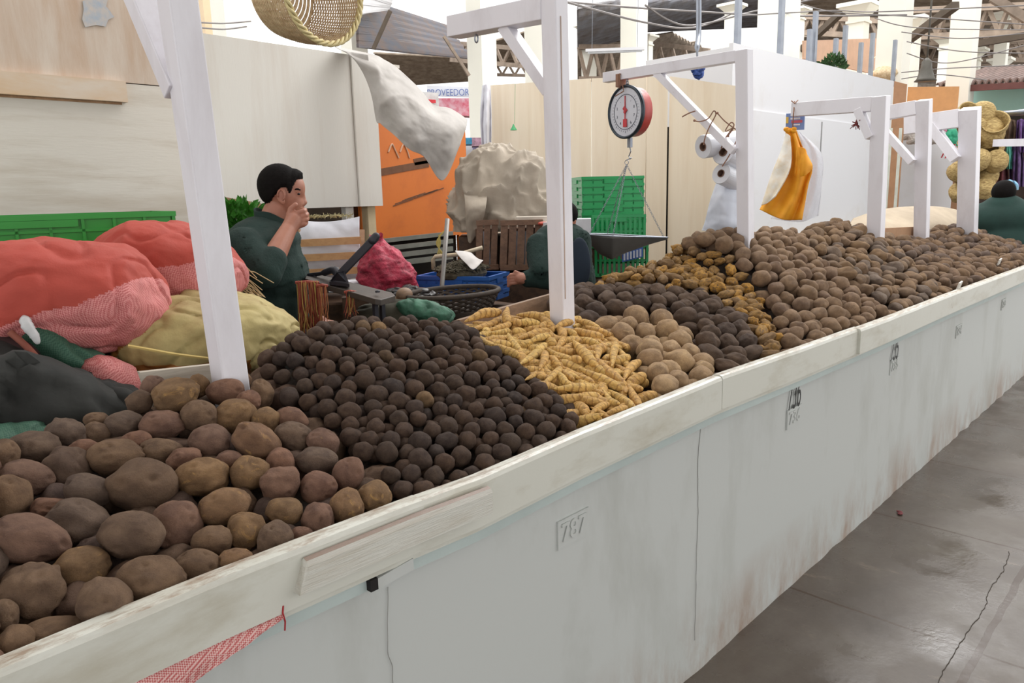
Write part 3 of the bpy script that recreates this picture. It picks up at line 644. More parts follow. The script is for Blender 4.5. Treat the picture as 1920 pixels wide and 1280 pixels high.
# ================================================================= floor
def floor_mat():
    m, n, b = nt('concrete_slabs'); tc = n.nodes.new('ShaderNodeTexCoord'); sp = n.nodes.new('ShaderNodeSeparateXYZ'); n.links.new(tc.outputs['Object'], sp.inputs[0])
    mp = coords(n); wob = noise_n(n, mp, 6, 3)
    def joint(sock, off, per, w):
        a = N(n, 'ShaderNodeMath', operation='ADD'); a.inputs[1].default_value = -off; n.links.new(sock, a.inputs[0])
        ww = N(n, 'ShaderNodeMath', operation='MULTIPLY_ADD'); n.links.new(wob.outputs[0], ww.inputs[0]); ww.inputs[1].default_value = .02; n.links.new(a.outputs[0], ww.inputs[2])
        p = N(n, 'ShaderNodeMath', operation='PINGPONG'); p.inputs[1].default_value = per/2; n.links.new(ww.outputs[0], p.inputs[0])
        l = N(n, 'ShaderNodeMath', operation='LESS_THAN'); l.inputs[1].default_value = w; n.links.new(p.outputs[0], l.inputs[0]); return l.outputs[0]
    j1 = joint(sp.outputs['X'], 2.767, .963, .006); j2 = joint(sp.outputs['Y'], -.654, 1.3, .012)
    a = noise_n(n, mp, 1.7, 9, .68, .3); base = ramp(n, a.outputs[0], [(.3, lin((70, 60, 51))), (.5, lin((85, 75, 66))), (.7, lin((98, 90, 80)))])
    sc = noise_n(n, coords(n, 'Object', (1.3, .35, 1), rot=(0, 0, .5)), 7, 8, .75); sr = ramp(n, sc.outputs[0], [(.60, (0, 0, 0)), (.72, (1, 1, 1))])
    c = mix(n, sr.outputs[0], base.outputs[0], lin((126, 112, 98)))
    mm = N(n, 'ShaderNodeMath', operation='MAXIMUM'); n.links.new(j1, mm.inputs[0]); n.links.new(j2, mm.inputs[1])
    c = mix(n, mm.outputs[0], c, lin((66, 48, 32))); n.links.new(c, b.inputs['Base Color'])
    rr = ramp(n, noise_n(n, mp, 2.2, 6, .6).outputs[0], [(.38, (.1, .1, .1)), (.6, (.5, .5, .5))]); n.links.new(rr.outputs[0], b.inputs['Roughness'])
    b1 = bump(n, b, noise_n(n, mp, 40, 6).outputs[0], .25, .003); b2 = n.nodes.new('ShaderNodeBump'); b2.invert = True; b2.inputs['Strength'].default_value = .6; b2.inputs['Distance'].default_value = .01
    n.links.new(mm.outputs[0], b2.inputs['Height']); n.links.new(b1.outputs[0], b2.inputs['Normal']); n.links.new(b2.outputs[0], b.inputs['Normal']); return m
fb = MB(); fb.bb(-6, 50, -9, 45, -.2, 0)
fo = fb.build('floor', floor_mat()); fo.data.transform(Matrix.Translation(fo.location)); fo.location = (0, 0, 0); tag(fo, 'worn concrete slab floor of the aisle with brown joints', 'floor', None, 'structure')
# crack in the slab and small litter
b = MB(); q = spline([tuple(at(x, y, Z=.002)) for x, y in ((1893, 1033), (1880, 1070), (1855, 1105), (1845, 1140), (1810, 1190), (1795, 1215), (1770, 1255), (1755, 1290))], 90)
b.tube([v+Vector((.008*noise.noise(v*25), .008*noise.noise(v*25+Vector((5, 5, 5))), 0)) for v in q], .0012, 4); tag(b.build('floor_crack', simple('crack_dark', (70, 62, 54), .9)), 'jagged crack running along the concrete floor', 'crack', None, 'structure')
b = MB(); p = at(1688, 962, Z=.006); b.ell(p, (.018, .012, .004)); b.ell(p+Vector((.02, .01, 0)), (.01, .014, .004)); tag(b.build('litter_scrap', simple('maroon_scrap', (110, 40, 45))), 'small maroon scrap lying on the floor beside the counter foot', 'litter')

# ================================================================= stall partitions
M_ply = painted('whitewashed_ply', (216, 210, 200), (190, 178, 162), .42, .8, 2.4, (.35, 1, 3.2), b_=.2, bscale=40)
M_ply3 = painted('whitewashed_ply_clean', (218, 215, 208), (206, 198, 188), .38, .75, 2.0, (3, 1, .3), b_=.15, bscale=50)
M_ply2 = painted('rusty_ply', (206, 192, 178), (186, 158, 134), .5, .8, 2.2, (3, 1, .5), b_=.2, bscale=40)
M_orange = painted('orange_board', (214, 118, 48), (190, 100, 44), .38, .55, 3)
M_smear = simple('brown_smear', (120, 82, 58), .8, .15, 20)
M_beige = wood('beige_ply', (238, 224, 202), (228, 210, 184), 1.6, (5, 5, .35), .7, .05)
M_cream = simple('cream_lumber', (214, 196, 160), .7, .1, 6)
M_darkwood = wood('dark_wood', (92, 68, 50), (62, 44, 34))
M_lw = painted('white_stall_wall', (208, 208, 211), (196, 192, 189), .35, .7, 1.4, b_=.06)
def wallpx(name, pts, Y=None, X=None, th=.02, mat=None, parent=None):
    """flat board through four photo corners (tl, tr, br, bl), standing in a vertical plane"""
    P = [at(a, c, X=X, Y=Y) for a, c in pts]; n = Vector((0, th, 0)) if Y is not None else Vector((th, 0, 0))
    b = MB(); b.hexa([P[3], P[2], P[2]+n, P[3]+n, P[0], P[1], P[1]+n, P[0]+n]); return b.build(name, mat, parent)
base = at(705, 388, Y=3.0)
W1 = thing('plywood_partition', (2, 3.02, 0), 'whitewashed plywood stall partition at the left with brown stains above a wooden batten', 'partition')
wallpx('main_sheet', [(-400, 120), (662, 104), (662, 390), (-400, 330)], Y=3.0, mat=M_ply3, parent=W1)
# trim to the real top line: sheets are built as separate boards
bpy.data.objects.remove([o for o in W1.children][0])
zt = at(500, 80, Y=3).z; zb = at(640, 388, Y=3).z
xs = at(661, 200, Y=3).x; xe = at(705, 200, Y=3).x; xm = at(366, 200, Y=3).x
zt0 = at(368, 60, Y=3).z; zt1 = at(660, 103, Y=3).z; zseam0 = at(0, 138, Y=3).z; zseam1 = at(310, 161, Y=3).z
b = MB(); b.hexa([(-1.5, 3, zb), (xs, 3, zb), (xs, 3.02, zb), (-1.5, 3.02, zb), (-1.5, 3, zseam0), (xs, 3, zt1), (xs, 3.02, zt1), (-1.5, 3.02, zseam0)])
b = MB(); b.hexa([(xm-.1, 3, zb), (xs, 3, zb), (xs, 3.02, zb), (xm-.1, 3.02, zb), (xm-.1, 3, zt0), (xs, 3, zt1), (xs, 3.02, zt1), (xm-.1, 3.02, zt0)]); b.build('middle_sheet', M_ply3, W1)
b = MB(); b.bb(-2.5, xm-.1, 3.001, 3.02, zb-.3, zseam1-.005); b.build('lower_sheet', M_ply, W1)
b = MB(); b.bb(-2.5, xm-.1, 3.0, 3.02, zseam1, 3.4); b.build('upper_sheet', M_ply2, W1)
b = MB(); b.hexa([(xs+.004, 2.985, zb), (xe, 2.985, zb), (xe, 3.01, zb), (xs+.004, 3.01, zb), (xs+.004, 2.985, zt1), (xe, 2.985, zt1-.03), (xe, 3.01, zt1-.03), (xs+.004, 3.01, zt1)]); b.build('end_strip', M_ply3, W1)
b = MB(); p0 = at(-60, 137, Y=2.97); p1 = at(238, 172, Y=2.97); b.bar((-2.5, 2.985, p1.z+.0), (p1.x, 2.985, p1.z), .03, .1); b.build('batten', wood('bare_batten', (206, 172, 132), (216, 204, 190), 1.3, (1, 3, 3)), W1)
b = MB(); p1 = at(236, 192, Y=2.998); b.bb(-2.5, p1.x-.02, 2.998, 3.0, p1.z-.012, p1.z+.02); b.build('bare_wood_patch', simple('bare_brown', (176, 138, 104), .8, .2, 30), W1, jit=.004)
b = MB(); P_ = [at(x, y, Y=2.994) for x, y in ((155, 2), (176, -6), (203, -4), (199, 12), (207, 22), (214, 32), (203, 37), (198, 50), (180, 47), (160, 51), (154, 36), (157, 18))]; c_ = b.bm.verts.new(at(178, 24, Y=2.994)); v_ = [b.bm.verts.new(p) for p in P_]
for k in range(len(v_)): b.face([c_, v_[k], v_[(k+1) % len(v_)]])
o = b.build('blue_paint_trace', simple('faded_blue', (166, 176, 188), .8, .25, 26, col2=(200, 188, 176)), W1, thick=.001); o['label'] = 'faded blue paint smudge'
b = MB(); b.bb(.5, 3.3, 3.02, 3.6, zt1-.04, zt1-.02); b.hexa([(1.2, 3.02, zt0-.03), (xe, 3.02, zt1-.05), (xe, 3.7, zt1-.03), (1.2, 3.7, zt0), (1.2, 3.02, zt0-.01), (xe, 3.02, zt1-.03), (xe, 3.7, zt1-.01), (1.2, 3.7, zt0+.02)]); b.build('top_board', M_ply, W1)
# studs below the sheet, dark space behind
b = MB(); p = at(656, 400, Y=3.03); b.bb(p.x-.03, p.x+.03, 3.03, 3.08, 0, zb+.05); b.build('stud', M_ply3, W1)
b = MB(); p = at(697, 400, Y=3.03); b.bb(p.x-.03, p.x+.03, 3.03, 3.1, 0, zb+.05); b.build('stud', M_cream, W1)
b = MB(); p = at(675, 400, Y=3.2); b.bb(p.x-.05, p.x+.05, 3.25, 3.3, 0, zb+.05); b.build('stud', M_darkwood, W1)
b = MB(); b.bb(-2.5, xe+.7, 3.55, 3.6, 0, zt1-.06); tag(b.build('back_board', simple('shadowy_board', (96, 88, 78), .9, .1), None), 'board coloured dark as shade at the back of the space under the whitewashed partition', 'board')  # dark tone puts the shade of the gap under the sheet into colour
# orange board
X0 = xe+.0; x1 = at(871, 300, Y=3.12).x; zo = at(780, 446, Y=3.1).z; zot = at(760, 120, Y=3.1).z
OB = thing('orange_partition', (3.4, 3.12, 0), 'orange painted board with brown smears standing behind the crates', 'partition')
zr_ = at(871, 236, Y=3.1).z; zl_ = at(705, 150, Y=3.1).z; b = MB(); b.hexa([(X0-.1, 3.1, zo), (x1, 3.1, zo), (x1, 3.13, zo), (X0-.1, 3.13, zo), (X0-.1, 3.1, zl_), (x1, 3.1, zr_), (x1, 3.13, zr_), (X0-.1, 3.13, zl_)]); b.build('orange_sheet', M_orange, OB)
b = MB(); b.bb(x1-.1, x1, 3.1, 3.13, 0, zo); b.build('orange_edge_board', M_orange, OB)
for quad in ([(703, 318), (803, 300), (805, 313), (703, 332)], [(775, 298), (806, 292), (808, 305), (778, 310)]):
    P = [at(a, c, Y=3.097) for a, c in quad]; b = MB(); n = Vector((0, .003, 0)); b.hexa([P[3], P[2], P[2]+n, P[3]+n, P[0], P[1], P[1]+n, P[0]+n]); b.build('brown_smear', M_smear, OB)
for k in range(7):
    a = (735+k*10+R.uniform(-6, 6), 384-k*3+R.uniform(-3, 3)); P0 = at(a[0], a[1], Y=3.097); P1 = at(a[0]+38, a[1]-13, Y=3.097)
    b = MB(); b.bar(P0, P1, .002, .006, (0, 0, 1)); b.build('scratch', M_smear, OB)
for k in range(2):
    P = [at(a, c, Y=3.097) for a, c in ((728+k*22, 285), (735+k*22, 270), (742+k*22, 283), (748+k*20, 296))]; b = MB(); b.tube(spline(P, 14), .006, 5); b.build('chalk_mark', simple('chalk', (228, 190, 160), .9), OB)
# grey slats under the orange board
BN = thing('slatted_rack', (3.3, 3.08, 0), 'grey painted rack of horizontal slats under the orange board', 'rack')
for k in range(4):
    a0 = at(712, 452+k*15, Y=3.04); a1 = at(848, 437+k*14.5, Y=3.04); b = MB(); b.bar(a0, a1, .02, .028+.003*k, (0, 0, 1)); b.build('slat', simple('grey_slat', (132, 134, 126), .7, .15, 10), BN)
b = MB(); b.bb(X0, x1-.1, 3.14, 3.16, .3, zo+.05); b.build('backing', M_dark, BN)

# beige plywood screens and the white stall wall beyond
def screen(name, a, c, th, mat, label, yb=620):
    A = at(a[0], a[1], d=a[2]); B_ = at(c[0], c[1], d=c[2]); d = (B_-A); d.z = 0; n = Vector((-d.y, d.x, 0)).normalized()*th
    b = MB(); A0 = Vector((A.x, A.y, 0)); B0 = Vector((B_.x, B_.y, 0)); b.hexa([A0, B0, B0+n, A0+n, A, B_, B_+n, A+n]); return tag(b.build(name, mat), label, 'panel')
screen('plywood_screen', (918, 160, 7.0), (1107, 147, 6.6), .012, M_beige, 'beige plywood sheet left of the seam behind the thick white post')
screen('plywood_screen', (1109, 147, 6.6), (1212, 142, 6.45), .012, M_beige, 'beige plywood sheet directly behind the hanging scale')
screen('plywood_screen', (1213, 142, 6.44), (1252, 150, 6.4), .012, M_beige, 'narrow beige plywood strip right of the hanging scale')
screen('plywood_screen', (1256, 143, 6.42), (1380, 161, 6.2), .012, M_beige, 'leaning beige plywood sheet left of the plastic rolls')
b = MB(); A = at(1240, 200, d=6.7); b.bb(A.x-.1, A.x+.4, A.y-.3, A.y+.3, 0, 2.1); tag(b.build('dark_cabinet', M_dark), 'dark shade-coloured cabinet seen through the slit between plywood sheets', 'cabinet')  # filler box behind the slit, coloured near-black in place of shade
WW = thing('white_partition', (8.5, 2.25, 0), 'large white painted stall wall behind the heaps and the yellow bag', 'partition')
xc = at(1375, 80, Y=2.2).x; xw = at(1676, 152, Y=2.2).x; z1 = at(1375, 80, Y=2.2).z; z2 = at(1676, 152, Y=2.2).z
b = MB(); b.hexa([(xc, 2.2, 0), (xw, 2.2, 0), (xw, 2.24, 0), (xc, 2.24, 0), (xc, 2.2, z1), (xw, 2.2, z2), (xw, 2.24, z2), (xc, 2.24, z1)]); b.build('long_side', M_lw, WW)
b = MB(); b.bb(xc, xc+.03, 2.24, 3.1, 0, z1-.03); b.build('short_side', M_lw, WW)
zl = at(1450, 212, Y=2.19).z; b = MB(); b.bb(xc+.05, xw-.02, 2.18, 2.2, .3, zl); b.build('lower_sheet', M_lw, WW)
b = MB(); p = at(1541, 260, Y=2.17); b.bb(p.x-.01, p.x+.01, 2.174, 2.18, at(1541, 292, Y=2.17).z, at(1541, 228, Y=2.17).z); b.build('door_gap', simple('grey_gap', (150, 150, 150), .8), WW)
b = MB(); p = at(1500, 425, Y=2.1); b.bb(xc+.2, xw-.8, 2.0, 2.18, at(1600, 424, Y=2.1).z-.06, at(1600, 424, Y=2.1).z-.02); tag(b.build('timber_sill', M_grubwood), 'weathered timber sill along the foot of the white stall wall', 'sill')
# things standing on / behind the white wall: metal studs, board, plant
for i, (px, ty, by) in enumerate([(1385, 0, 88), (1467, -10, 98), (1519, 55, 112), (1530, 22, 114), (1568, 72, 118), (1586, 48, 122), (1615, 80, 136), (1637, 62, 140), (1679, 75, 150)]):
    a = at(px, ty, Y=2.4); c = at(px, by+14, Y=2.4); w = .03 if i > 1 else .035; b = MB(); b.bb(a.x-w, a.x+w, 2.38, 2.42, c.z, a.z); o = b.build('metal_stud', M_metal); tag(o, 'galvanised metal stud rising above the white stall wall', 'stud', 'metal studs above the white wall')
P = [at(a, c, Y=3.4) for a, c in ((1508, 76), (1645, 72), (1645, 140), (1508, 110))]; b = MB(); b.hexa([P[3], P[2], P[2]+Vector((0, .03, 0)), P[3]+Vector((0, .03, 0)), P[0], P[1], P[1]+Vector((0, .03, 0)), P[0]+Vector((0, .03, 0))]); b.bb(P[0].x, P[1].x, 3.43, 3.46, 0, P[3].z)
tag(b.build('chipboard_panel', simple('peach_board', (214, 176, 150), .8, .06)), 'peach coloured board standing behind the metal studs', 'panel')
def leaves(name, c, rad, n, size, mat, label, cat='plant', flat=1, stemm=None):
    b = MB(); c = Vector(c)
    for _ in range(n):
        d = Vector((R.gauss(0, 1), R.gauss(0, 1), R.gauss(0, .8)*flat)).normalized(); p = c+Vector((d.x*rad[0], d.y*rad[1], d.z*rad[2]))*R.uniform(.5, 1)
        s = size*R.uniform(.6, 1.3); u = (d+Vector((R.uniform(-.8, .8), R.uniform(-.8, .8), R.uniform(-.3, .9)))).normalized(); w = u.cross(Vector((R.random(), R.random(), R.random()))).normalized(); k = u.cross(w)
        v = [b.bm.verts.new(q) for q in (p, p+u*s*.45+w*s*.28+k*s*.08, p+u*s, p+u*s*.45-w*s*.28+k*s*.08, p+u*s*.5-k*s*.04)]
        b.face([v[0], v[1], v[4]]); b.face([v[1], v[2], v[4]]); b.face([v[2], v[3], v[4]]); b.face([v[3], v[0], v[4]])
    return tag(b.build(name, mat), label, cat)
M_leaf = simple('fresh_leaf', (70, 140, 44), .5, .3, 30); M_leafd = simple('dark_leaf', (60, 96, 48), .6, .3, 20)
leaves('potted_greenery', at(1562, 122, Y=2.35), (.2, .12, .1), 240, .06, M_leafd, 'small tuft of green leaves growing over the top of the white stall wall')

# ================================================================= sacks at the left
M_sackr = simple('orange_red_sack', (178, 70, 56), .75, .08, 6, bmp=.3, bs=180)
M_sackw = weave('pink_net_weave', (186, 92, 92), (222, 150, 146), 300)
M_ysack = painted('yellow_sack', (182, 166, 112), (148, 124, 78), .45, .75, 5, b_=.3, bscale=150)
M_ysack2 = simple('amber_sack', (170, 112, 54), .6, .25, 9, bmp=.3, bs=120)
M_dsack = simple('dark_plastic_sack', (46, 47, 44), .85, .3, 5, bmp=.4, bs=30)
M_dgreen = weave('dark_green_weave', (40, 84, 66), (66, 104, 84), 260)
Rr, Aw = img_r(100)
s1 = at(95, 558, Y=1.22)
z = (s1-CAM).dot(FW)/F_PX
o = pillow(s1, Rr+Vector((0, 0, .05)), Aw+Vector((0, 0, .0)), (0, 0, 1), 184*z, .26, 108*z, 3.0, 2.3, .017, 6, 3, nu=220, nv=140, split=lambda u, v: .62-.45*(v-.25) < u < .9, pinch=.3).build('stuffed_sack', [M_sackr, M_sackw], None, smooth=True)
o.rotation_euler = (0, .16, 0); tag(o, 'large orange-red stuffed sack with a pink net side lying on the left', 'sack')
s2 = at(318, 502, Y=1.42); z = (s2-CAM).dot(FW)/F_PX; Rr, Aw = img_r(310)
o = pillow(s2, Rr+Vector((0, 0, -.22)), Aw, (0, 0, 1), 140*z, .22, 84*z, 2.7, 2.2, .015, 7, 9, nu=220, nv=140, split=lambda u, v: .66-.45*(v-.1) < u < .9, pinch=.5).build('stuffed_sack', [M_sackr, M_sackw], None, smooth=True)
tag(o, 'orange-red stuffed sack with a frayed right end behind the nearest post', 'sack'); S2 = o
b = MB(); f0 = at(438, 520, Y=1.42)
for k in range(34):
    q0 = f0+Rr*R.uniform(-.02, .02)+Vector((0, 0, R.uniform(-.06, .06))); L = R.uniform(.06, .15); q1 = q0+Rr*L*.7+Vector((R.uniform(-.02, .02), R.uniform(-.02, .02), -L*R.uniform(.3, .9))); b.tube([q0, (q0+q1)/2+Vector((0, 0, .012)), q1], .0018, 4)
o = b.build('frayed_fringe', simple('straw_thread', (196, 170, 128), .9), None); o.data.transform(Matrix.Translation(o.location-S2.location)); o.location = (0, 0, 0); o.parent = S2; o['label'] = 'frayed straw coloured threads'
s3 = at(372, 628, Y=1.16); z = (s3-CAM).dot(FW)/F_PX; Rr, Aw = img_r(370)
o = pillow(s3, Rr+Vector((0, 0, -.03)), Aw, (0, 0, 1), 184*z, .25, 78*z, 2.5, 2.2, .02, 8, 21, nu=160, nv=120, split=lambda u, v: v < .34+.06*math.sin(u*20) or (.55 < u < .8 and v < .62), pinch=.4).build('stuffed_sack', [M_ysack, M_ysack2], None, smooth=True)
tag(o, 'yellowish stuffed sack with an amber end below the two orange-red sacks', 'sack'); S3 = o
b = MB(); b.tube(spline([at(240, 648, Y=.93), at(280, 655, Y=.91), at(330, 664, Y=.9), at(395, 672, Y=.9)], 24), .004, 5); o = b.build('sewn_seam', simple('seam_cord', (206, 180, 110), .8), None)
o.data.transform(Matrix.Translation(o.location-S3.location)); o.location = (0, 0, 0); o.parent = S3
o = pillow(at(215, 722, Y=.98), (1, 0, -.9), (0, 1, 0), (0, 0, 1), .1, .06, .06, 2.2, 2, .012, 10, 4).build('net_bag', M_sackw, None, smooth=True); tag(o, 'small pink net sack corner squeezed between the dark bags and the grey board', 'sack')
o = pillow(at(45, 760, Y=1.0), (1, 0, -.35), (0, 1, 0), (0, 0, 1), .24, .22, .15, 2.3, 2.2, .05, 7, 8).build('dark_sack', M_dsack, None, smooth=True); tag(o, 'bulging dark grey plastic sack behind the large potatoes at the left edge', 'sack')
o = pillow(at(170, 770, Y=.93), (1, -.1, -.1), (0, 1, 0), (0, 0, 1), .14, .12, .075, 2.3, 2.2, .03, 9, 18).build('dark_sack', M_dsack, None, smooth=True); tag(o, 'flat dark plastic bag behind the left part of the potato heap', 'sack')
o = pillow(at(130, 680, Y=1.08), (1, 0, -1.1), (0, 1, 0), (0, 0, 1), .16, .12, .06, 2.2, 2, .03, 8, 28).build('green_sack', M_dgreen, None, smooth=True); tag(o, 'crumpled dark green woven sack below the large orange-red sack', 'sack')
o = pillow(at(5, 830, Y=.78), (1, 0, .1), (0, 1, 0), (0, 0, 1), .1, .06, .04, 2.2, 2, .02, 8, 38).build('green_sack', M_dgreen, None, smooth=True); tag(o, 'green woven sack corner at the left edge above the potatoes', 'sack')
o = pillow(at(0, 650, Y=1.15), (1, 0, -.15), (0, 1, 0), (0, 0, 1), .26, .14, .09, 2.3, 2, .03, 7, 48).build('maroon_cloth', simple('maroon_cloth', (66, 40, 40), .9, .2), None, smooth=True); tag(o, 'dark maroon cloth bundle under the large orange-red sack', 'cloth')
b = MB(); b.tube(spline([at(18, 622, Y=1.0), at(50, 650, Y=.98), at(75, 680, Y=.96), at(84, 710, Y=.95)], 20), .009, 6); b.tube(spline([at(-20, 672, Y=.98), at(20, 674, Y=.98), at(50, 690, Y=.98)], 16), .008, 6); tag(b.build('bag_strap', simple('rust_strap', (150, 86, 70), .8), smooth=True), 'rust coloured fabric strap curling over the dark bags', 'strap')
b = MB(); b.tube(spline([at(44, 592, Y=.99), at(52, 612, Y=.97), at(64, 628, Y=.96), at(72, 645, Y=.955)], 16), [.004, .008, .012, .014, .012, .015, .013, .014, .012, .012, .011, .012, .010, .009, .008, .006, .003], 8); tag(b.build('white_wrap', simple('white_plastic', (206, 206, 206), .4), smooth=True), 'crumpled white plastic strip at the corner of the large orange-red sack', 'plastic')
b = MB(); b.bb(-1.3, 1.9, 1.06, 1.5, .0, .78); tag(b.build('sack_platform', M_darkwood), 'dark wooden platform behind the counter carrying the stuffed sacks', 'platform')
for nm, c, hx, hy, hz in (('a', at(60, 700, Y=1.45), .6, .18, .17), ('b', at(430, 700, Y=1.45), .42, .17, .15), ('c', at(270, 640, Y=1.5), .4, .15, .16)):
    tag(pillow(c, (1, 0, 0), (0, 1, 0), (0, 0, 1), hx, hy, hz, 3, 2.3, .02, 6, 50).build('dark_sack', M_dsack, None, smooth=True), {'a': 'dark sack lowest behind the large orange-red sack', 'b': 'dark sack hidden behind the yellowish sack', 'c': 'dark sack supporting the two orange-red sacks'}[nm], 'sack')
P = [at(a, c, Y=.7) for a, c in ((263, 698), (412, 682), (414, 740), (290, 775))]; n = Vector((0, .02, 0)); b = MB(); b.hexa([P[3], P[2], P[2]+n, P[3]+n, P[0], P[1], P[1]+n, P[0]+n]); tag(b.build('divider_board', M_grubwood), 'short weathered grey board standing behind the top of the large heap', 'board')
P = [at(a, c, Y=Y) for a, c, Y in ((862, 600, .8), (1046, 548, .98), (1050, 590, .98), (880, 640, .8))]; n = Vector((.0, .02, 0)); b = MB(); b.hexa([P[3], P[2], P[2]+n, P[3]+n, P[0], P[1], P[1]+n, P[0]+n]); tag(b.build('divider_board', M_board), 'slanting brown board behind the yellow tubers left of the thick post', 'board')
P = [at(a, c, Y=.66) for a, c in ((1655, 428), (1714, 425), (1714, 462), (1655, 468))]; b = MB(); b.hexa([P[3], P[2], P[2]+n, P[3]+n, P[0], P[1], P[1]+n, P[0]+n]); tag(b.build('cardboard_flap', simple('cardboard', (166, 128, 96), .85, .1)), 'brown cardboard flap standing in the far heap between two white posts', 'cardboard')
for a, c in ((1864, 498), (1787, 544)):
    p = hit_heap(a, c, .02) 
    if p: b = MB(); b.box(p+Vector((0, -.03, .03)), (.03, .004, .02), (1, 0, .1), (0, 1, .3), (0, -.3, 1)); tag(b.build('paper_scrap', simple('paper', (216, 212, 204), .8)), {1864: 'white scrap lying on the far heap close to the ledge', 1787: 'tiny white scrap where the far heap meets the ledge'}[a], 'paper')

# ================================================================= plastic crates
M_cg = simple('bright_green_plastic', (40, 150, 52), .4, .08, 3, bmp=0); M_cg2 = simple('emerald_plastic', (8, 150, 80), .35, .08, 3, bmp=0); M_cb = simple('blue_plastic', (36, 92, 168), .4, .1, 3, bmp=0)
def crate(name, c, ax, hx, hy, hz, mat, label, cat='crate', group=None, up=(0, 0, 1), ribs=(7, 5), slats=False):
    """open plastic crate: floor, ribbed or slatted walls, thick rim with grips"""
    c = Vector(c); ax = Vector(ax).normalized(); up = Vector(up).normalized(); ay = up.cross(ax).normalized(); up = ax.cross(ay)
    P = lambda x, y, z: c+ax*x+ay*y+up*z
    b = MB(); t = .006
    b.box(P(0, 0, -hz+t), (hx, hy, t), ax, ay, up)
    for s in (-1, 1):
        for (L, f, nr, uu, vv) in ((hx, lambda q, s=s: P(q, s*hy, 0), ribs[0], ax, ay), (hy, lambda q, s=s: P(s*hx, q, 0), ribs[1], ay, ax)):
            cc = f(0)
            if not slats: b.box(cc-vv*(s*.006), (L-.01, .003, hz*.94), uu, vv, up)
            b.box(cc+up*(hz-.008), (L+.008, .009, .009), uu, vv, up); b.box(cc-up*(hz-.01), (L, .006, .01), uu, vv, up)
            if not slats: b.box(cc+up*(hz*.25), (L, .006, .005), uu, vv, up)
            for k in range(nr+1):
                q = -L+2*L*k/nr; b.box(f(q), (.005 if not slats else .0075, .006, hz*.96), uu, vv, up)
            if slats: b.box(cc, (L, .003, .006), uu, vv, up)
        b.box(P(0, s*(hy+.008), hz-.03), (hx*.3, .004, .012), ax, ay, up)
        b.box(P(s*(hx+.008), 0, hz-.03), (.004, hy*.3, .012), ax, ay, up)
    return tag(b.build(name, mat), label, cat, group)
Rr, Aw = img_r(100)
for k, (yy, d) in enumerate(((442, 3.3), (492, 3.32), (528, 3.3), (556, 3.28), (584, 3.26))):
    g = at(60, yy, d=d); crate('green_crate', g, Rr*1+Aw*.06, .45, .22, .05 if k else .075, M_cg, 'long bright green plastic crate in the stack behind the sacks at the left edge', group='green crates behind the sacks', ribs=(9, 4))
b = MB(); g = at(60, 600, d=3.3); b.bb(g.x-.5, g.x+.4, g.y-.15, g.y+.3, 0, g.z-.06); tag(b.build('crate_stand', M_darkwood), 'dark wooden stand under the green crates at the left', 'stand')
c0 = at(1137, 400, d=5.2); Rr, Aw = img_r(1137); axg = (Rr*.95+Aw*.3).normalized(); zz = at(1137, 332, d=5.2).z
for k in range(9):
    c = Vector((c0.x, c0.y, zz-.022-k*.046)); crate('emerald_crate', c+axg*R.uniform(-.006, .006), axg, .205, .15, .023, M_cg2, 'emerald green plastic crate in the tall nested stack right of the thick post', group='emerald crates in the tall stack', ribs=(6, 4))
b = MB(); b.bb(c0.x-.2, c0.x+.2, c0.y-.1, c0.y+.2, 0, zz-.022-8*.046-.03); tag(b.build('crate_stand', M_darkwood), 'dark wooden stand below the tall emerald crate stack', 'stand')
for k, (px, py, tl) in enumerate(((1160, 436, .12), (1165, 490, .16))):
    c = at(px, py, d=4.75); Rr, Aw = img_r(px)
    crate('emerald_crate', c, Rr, .155, .1, .1, M_cg2, ('emerald slatted crate standing on its side behind the weighing pan', 'emerald slatted crate below the weighing pan')[k], up=(Vector((0, 0, 1))+Aw*tl+Rr*-.07), ribs=(11, 6), slats=True)
b = MB(); p = at(1165, 540, d=4.75); b.bb(p.x-.2, p.x+.2, p.y-.1, p.y+.2, 0, p.z+.04); tag(b.build('crate_stand', M_darkwood), 'dark stand under the slatted emerald crates', 'stand')
b = MB(); p = at(1186, 477, d=4.62); b.box(p, (.062, .01, .03), img_r(1186)[0]+Vector((0, 0, .25)), img_r(1186)[1], (0, 0, 1))
o = b.build('blue_packet', simple('blue_print', (70, 110, 190), .5)); tag(o, 'blue and white printed packet stuck to the slatted emerald crate', 'packet')
for k in range(6):
    b = MB(); q = p+img_r(1186)[0]*(-.048+k*.019)+Vector((0, 0, (-.012+k*.0045)))-img_r(1186)[1]*.012; b.box(q, (.0055, .002, .022), img_r(1186)[0], img_r(1186)[1], (0, 0, 1)); w_ = b.build('print_patch', simple('white_print', (220, 226, 236), .5), None)
    w_.data.transform(Matrix.Translation(w_.location-o.location)); w_.location = (0, 0, 0); w_.parent = o
Rr, Aw = img_r(868); axb = (Rr*.9-Aw*.42).normalized()
for k in range(3):
    c = at(868, 521+k*15, d=3.95); crate('blue_crate', c, axb, .2, .13, .022, M_cb, ('topmost blue plastic crate holding the dried herbs', 'middle blue plastic crate under the herbs', 'lowest blue plastic crate of the small stack')[k], ribs=(7, 5))
b = MB(); p = at(868, 575, d=3.95); b.bb(p.x-.25, p.x+.25, p.y-.2, p.y+.2, 0, p.z); tag(b.build('crate_stand', M_darkwood), 'low dark table under the blue crates', 'table')
b = MB(); hc = at(866, 505, d=3.93); b.ell(hc-Vector((0, 0, .02)), (.15, .11, .05), None, 20, 10)
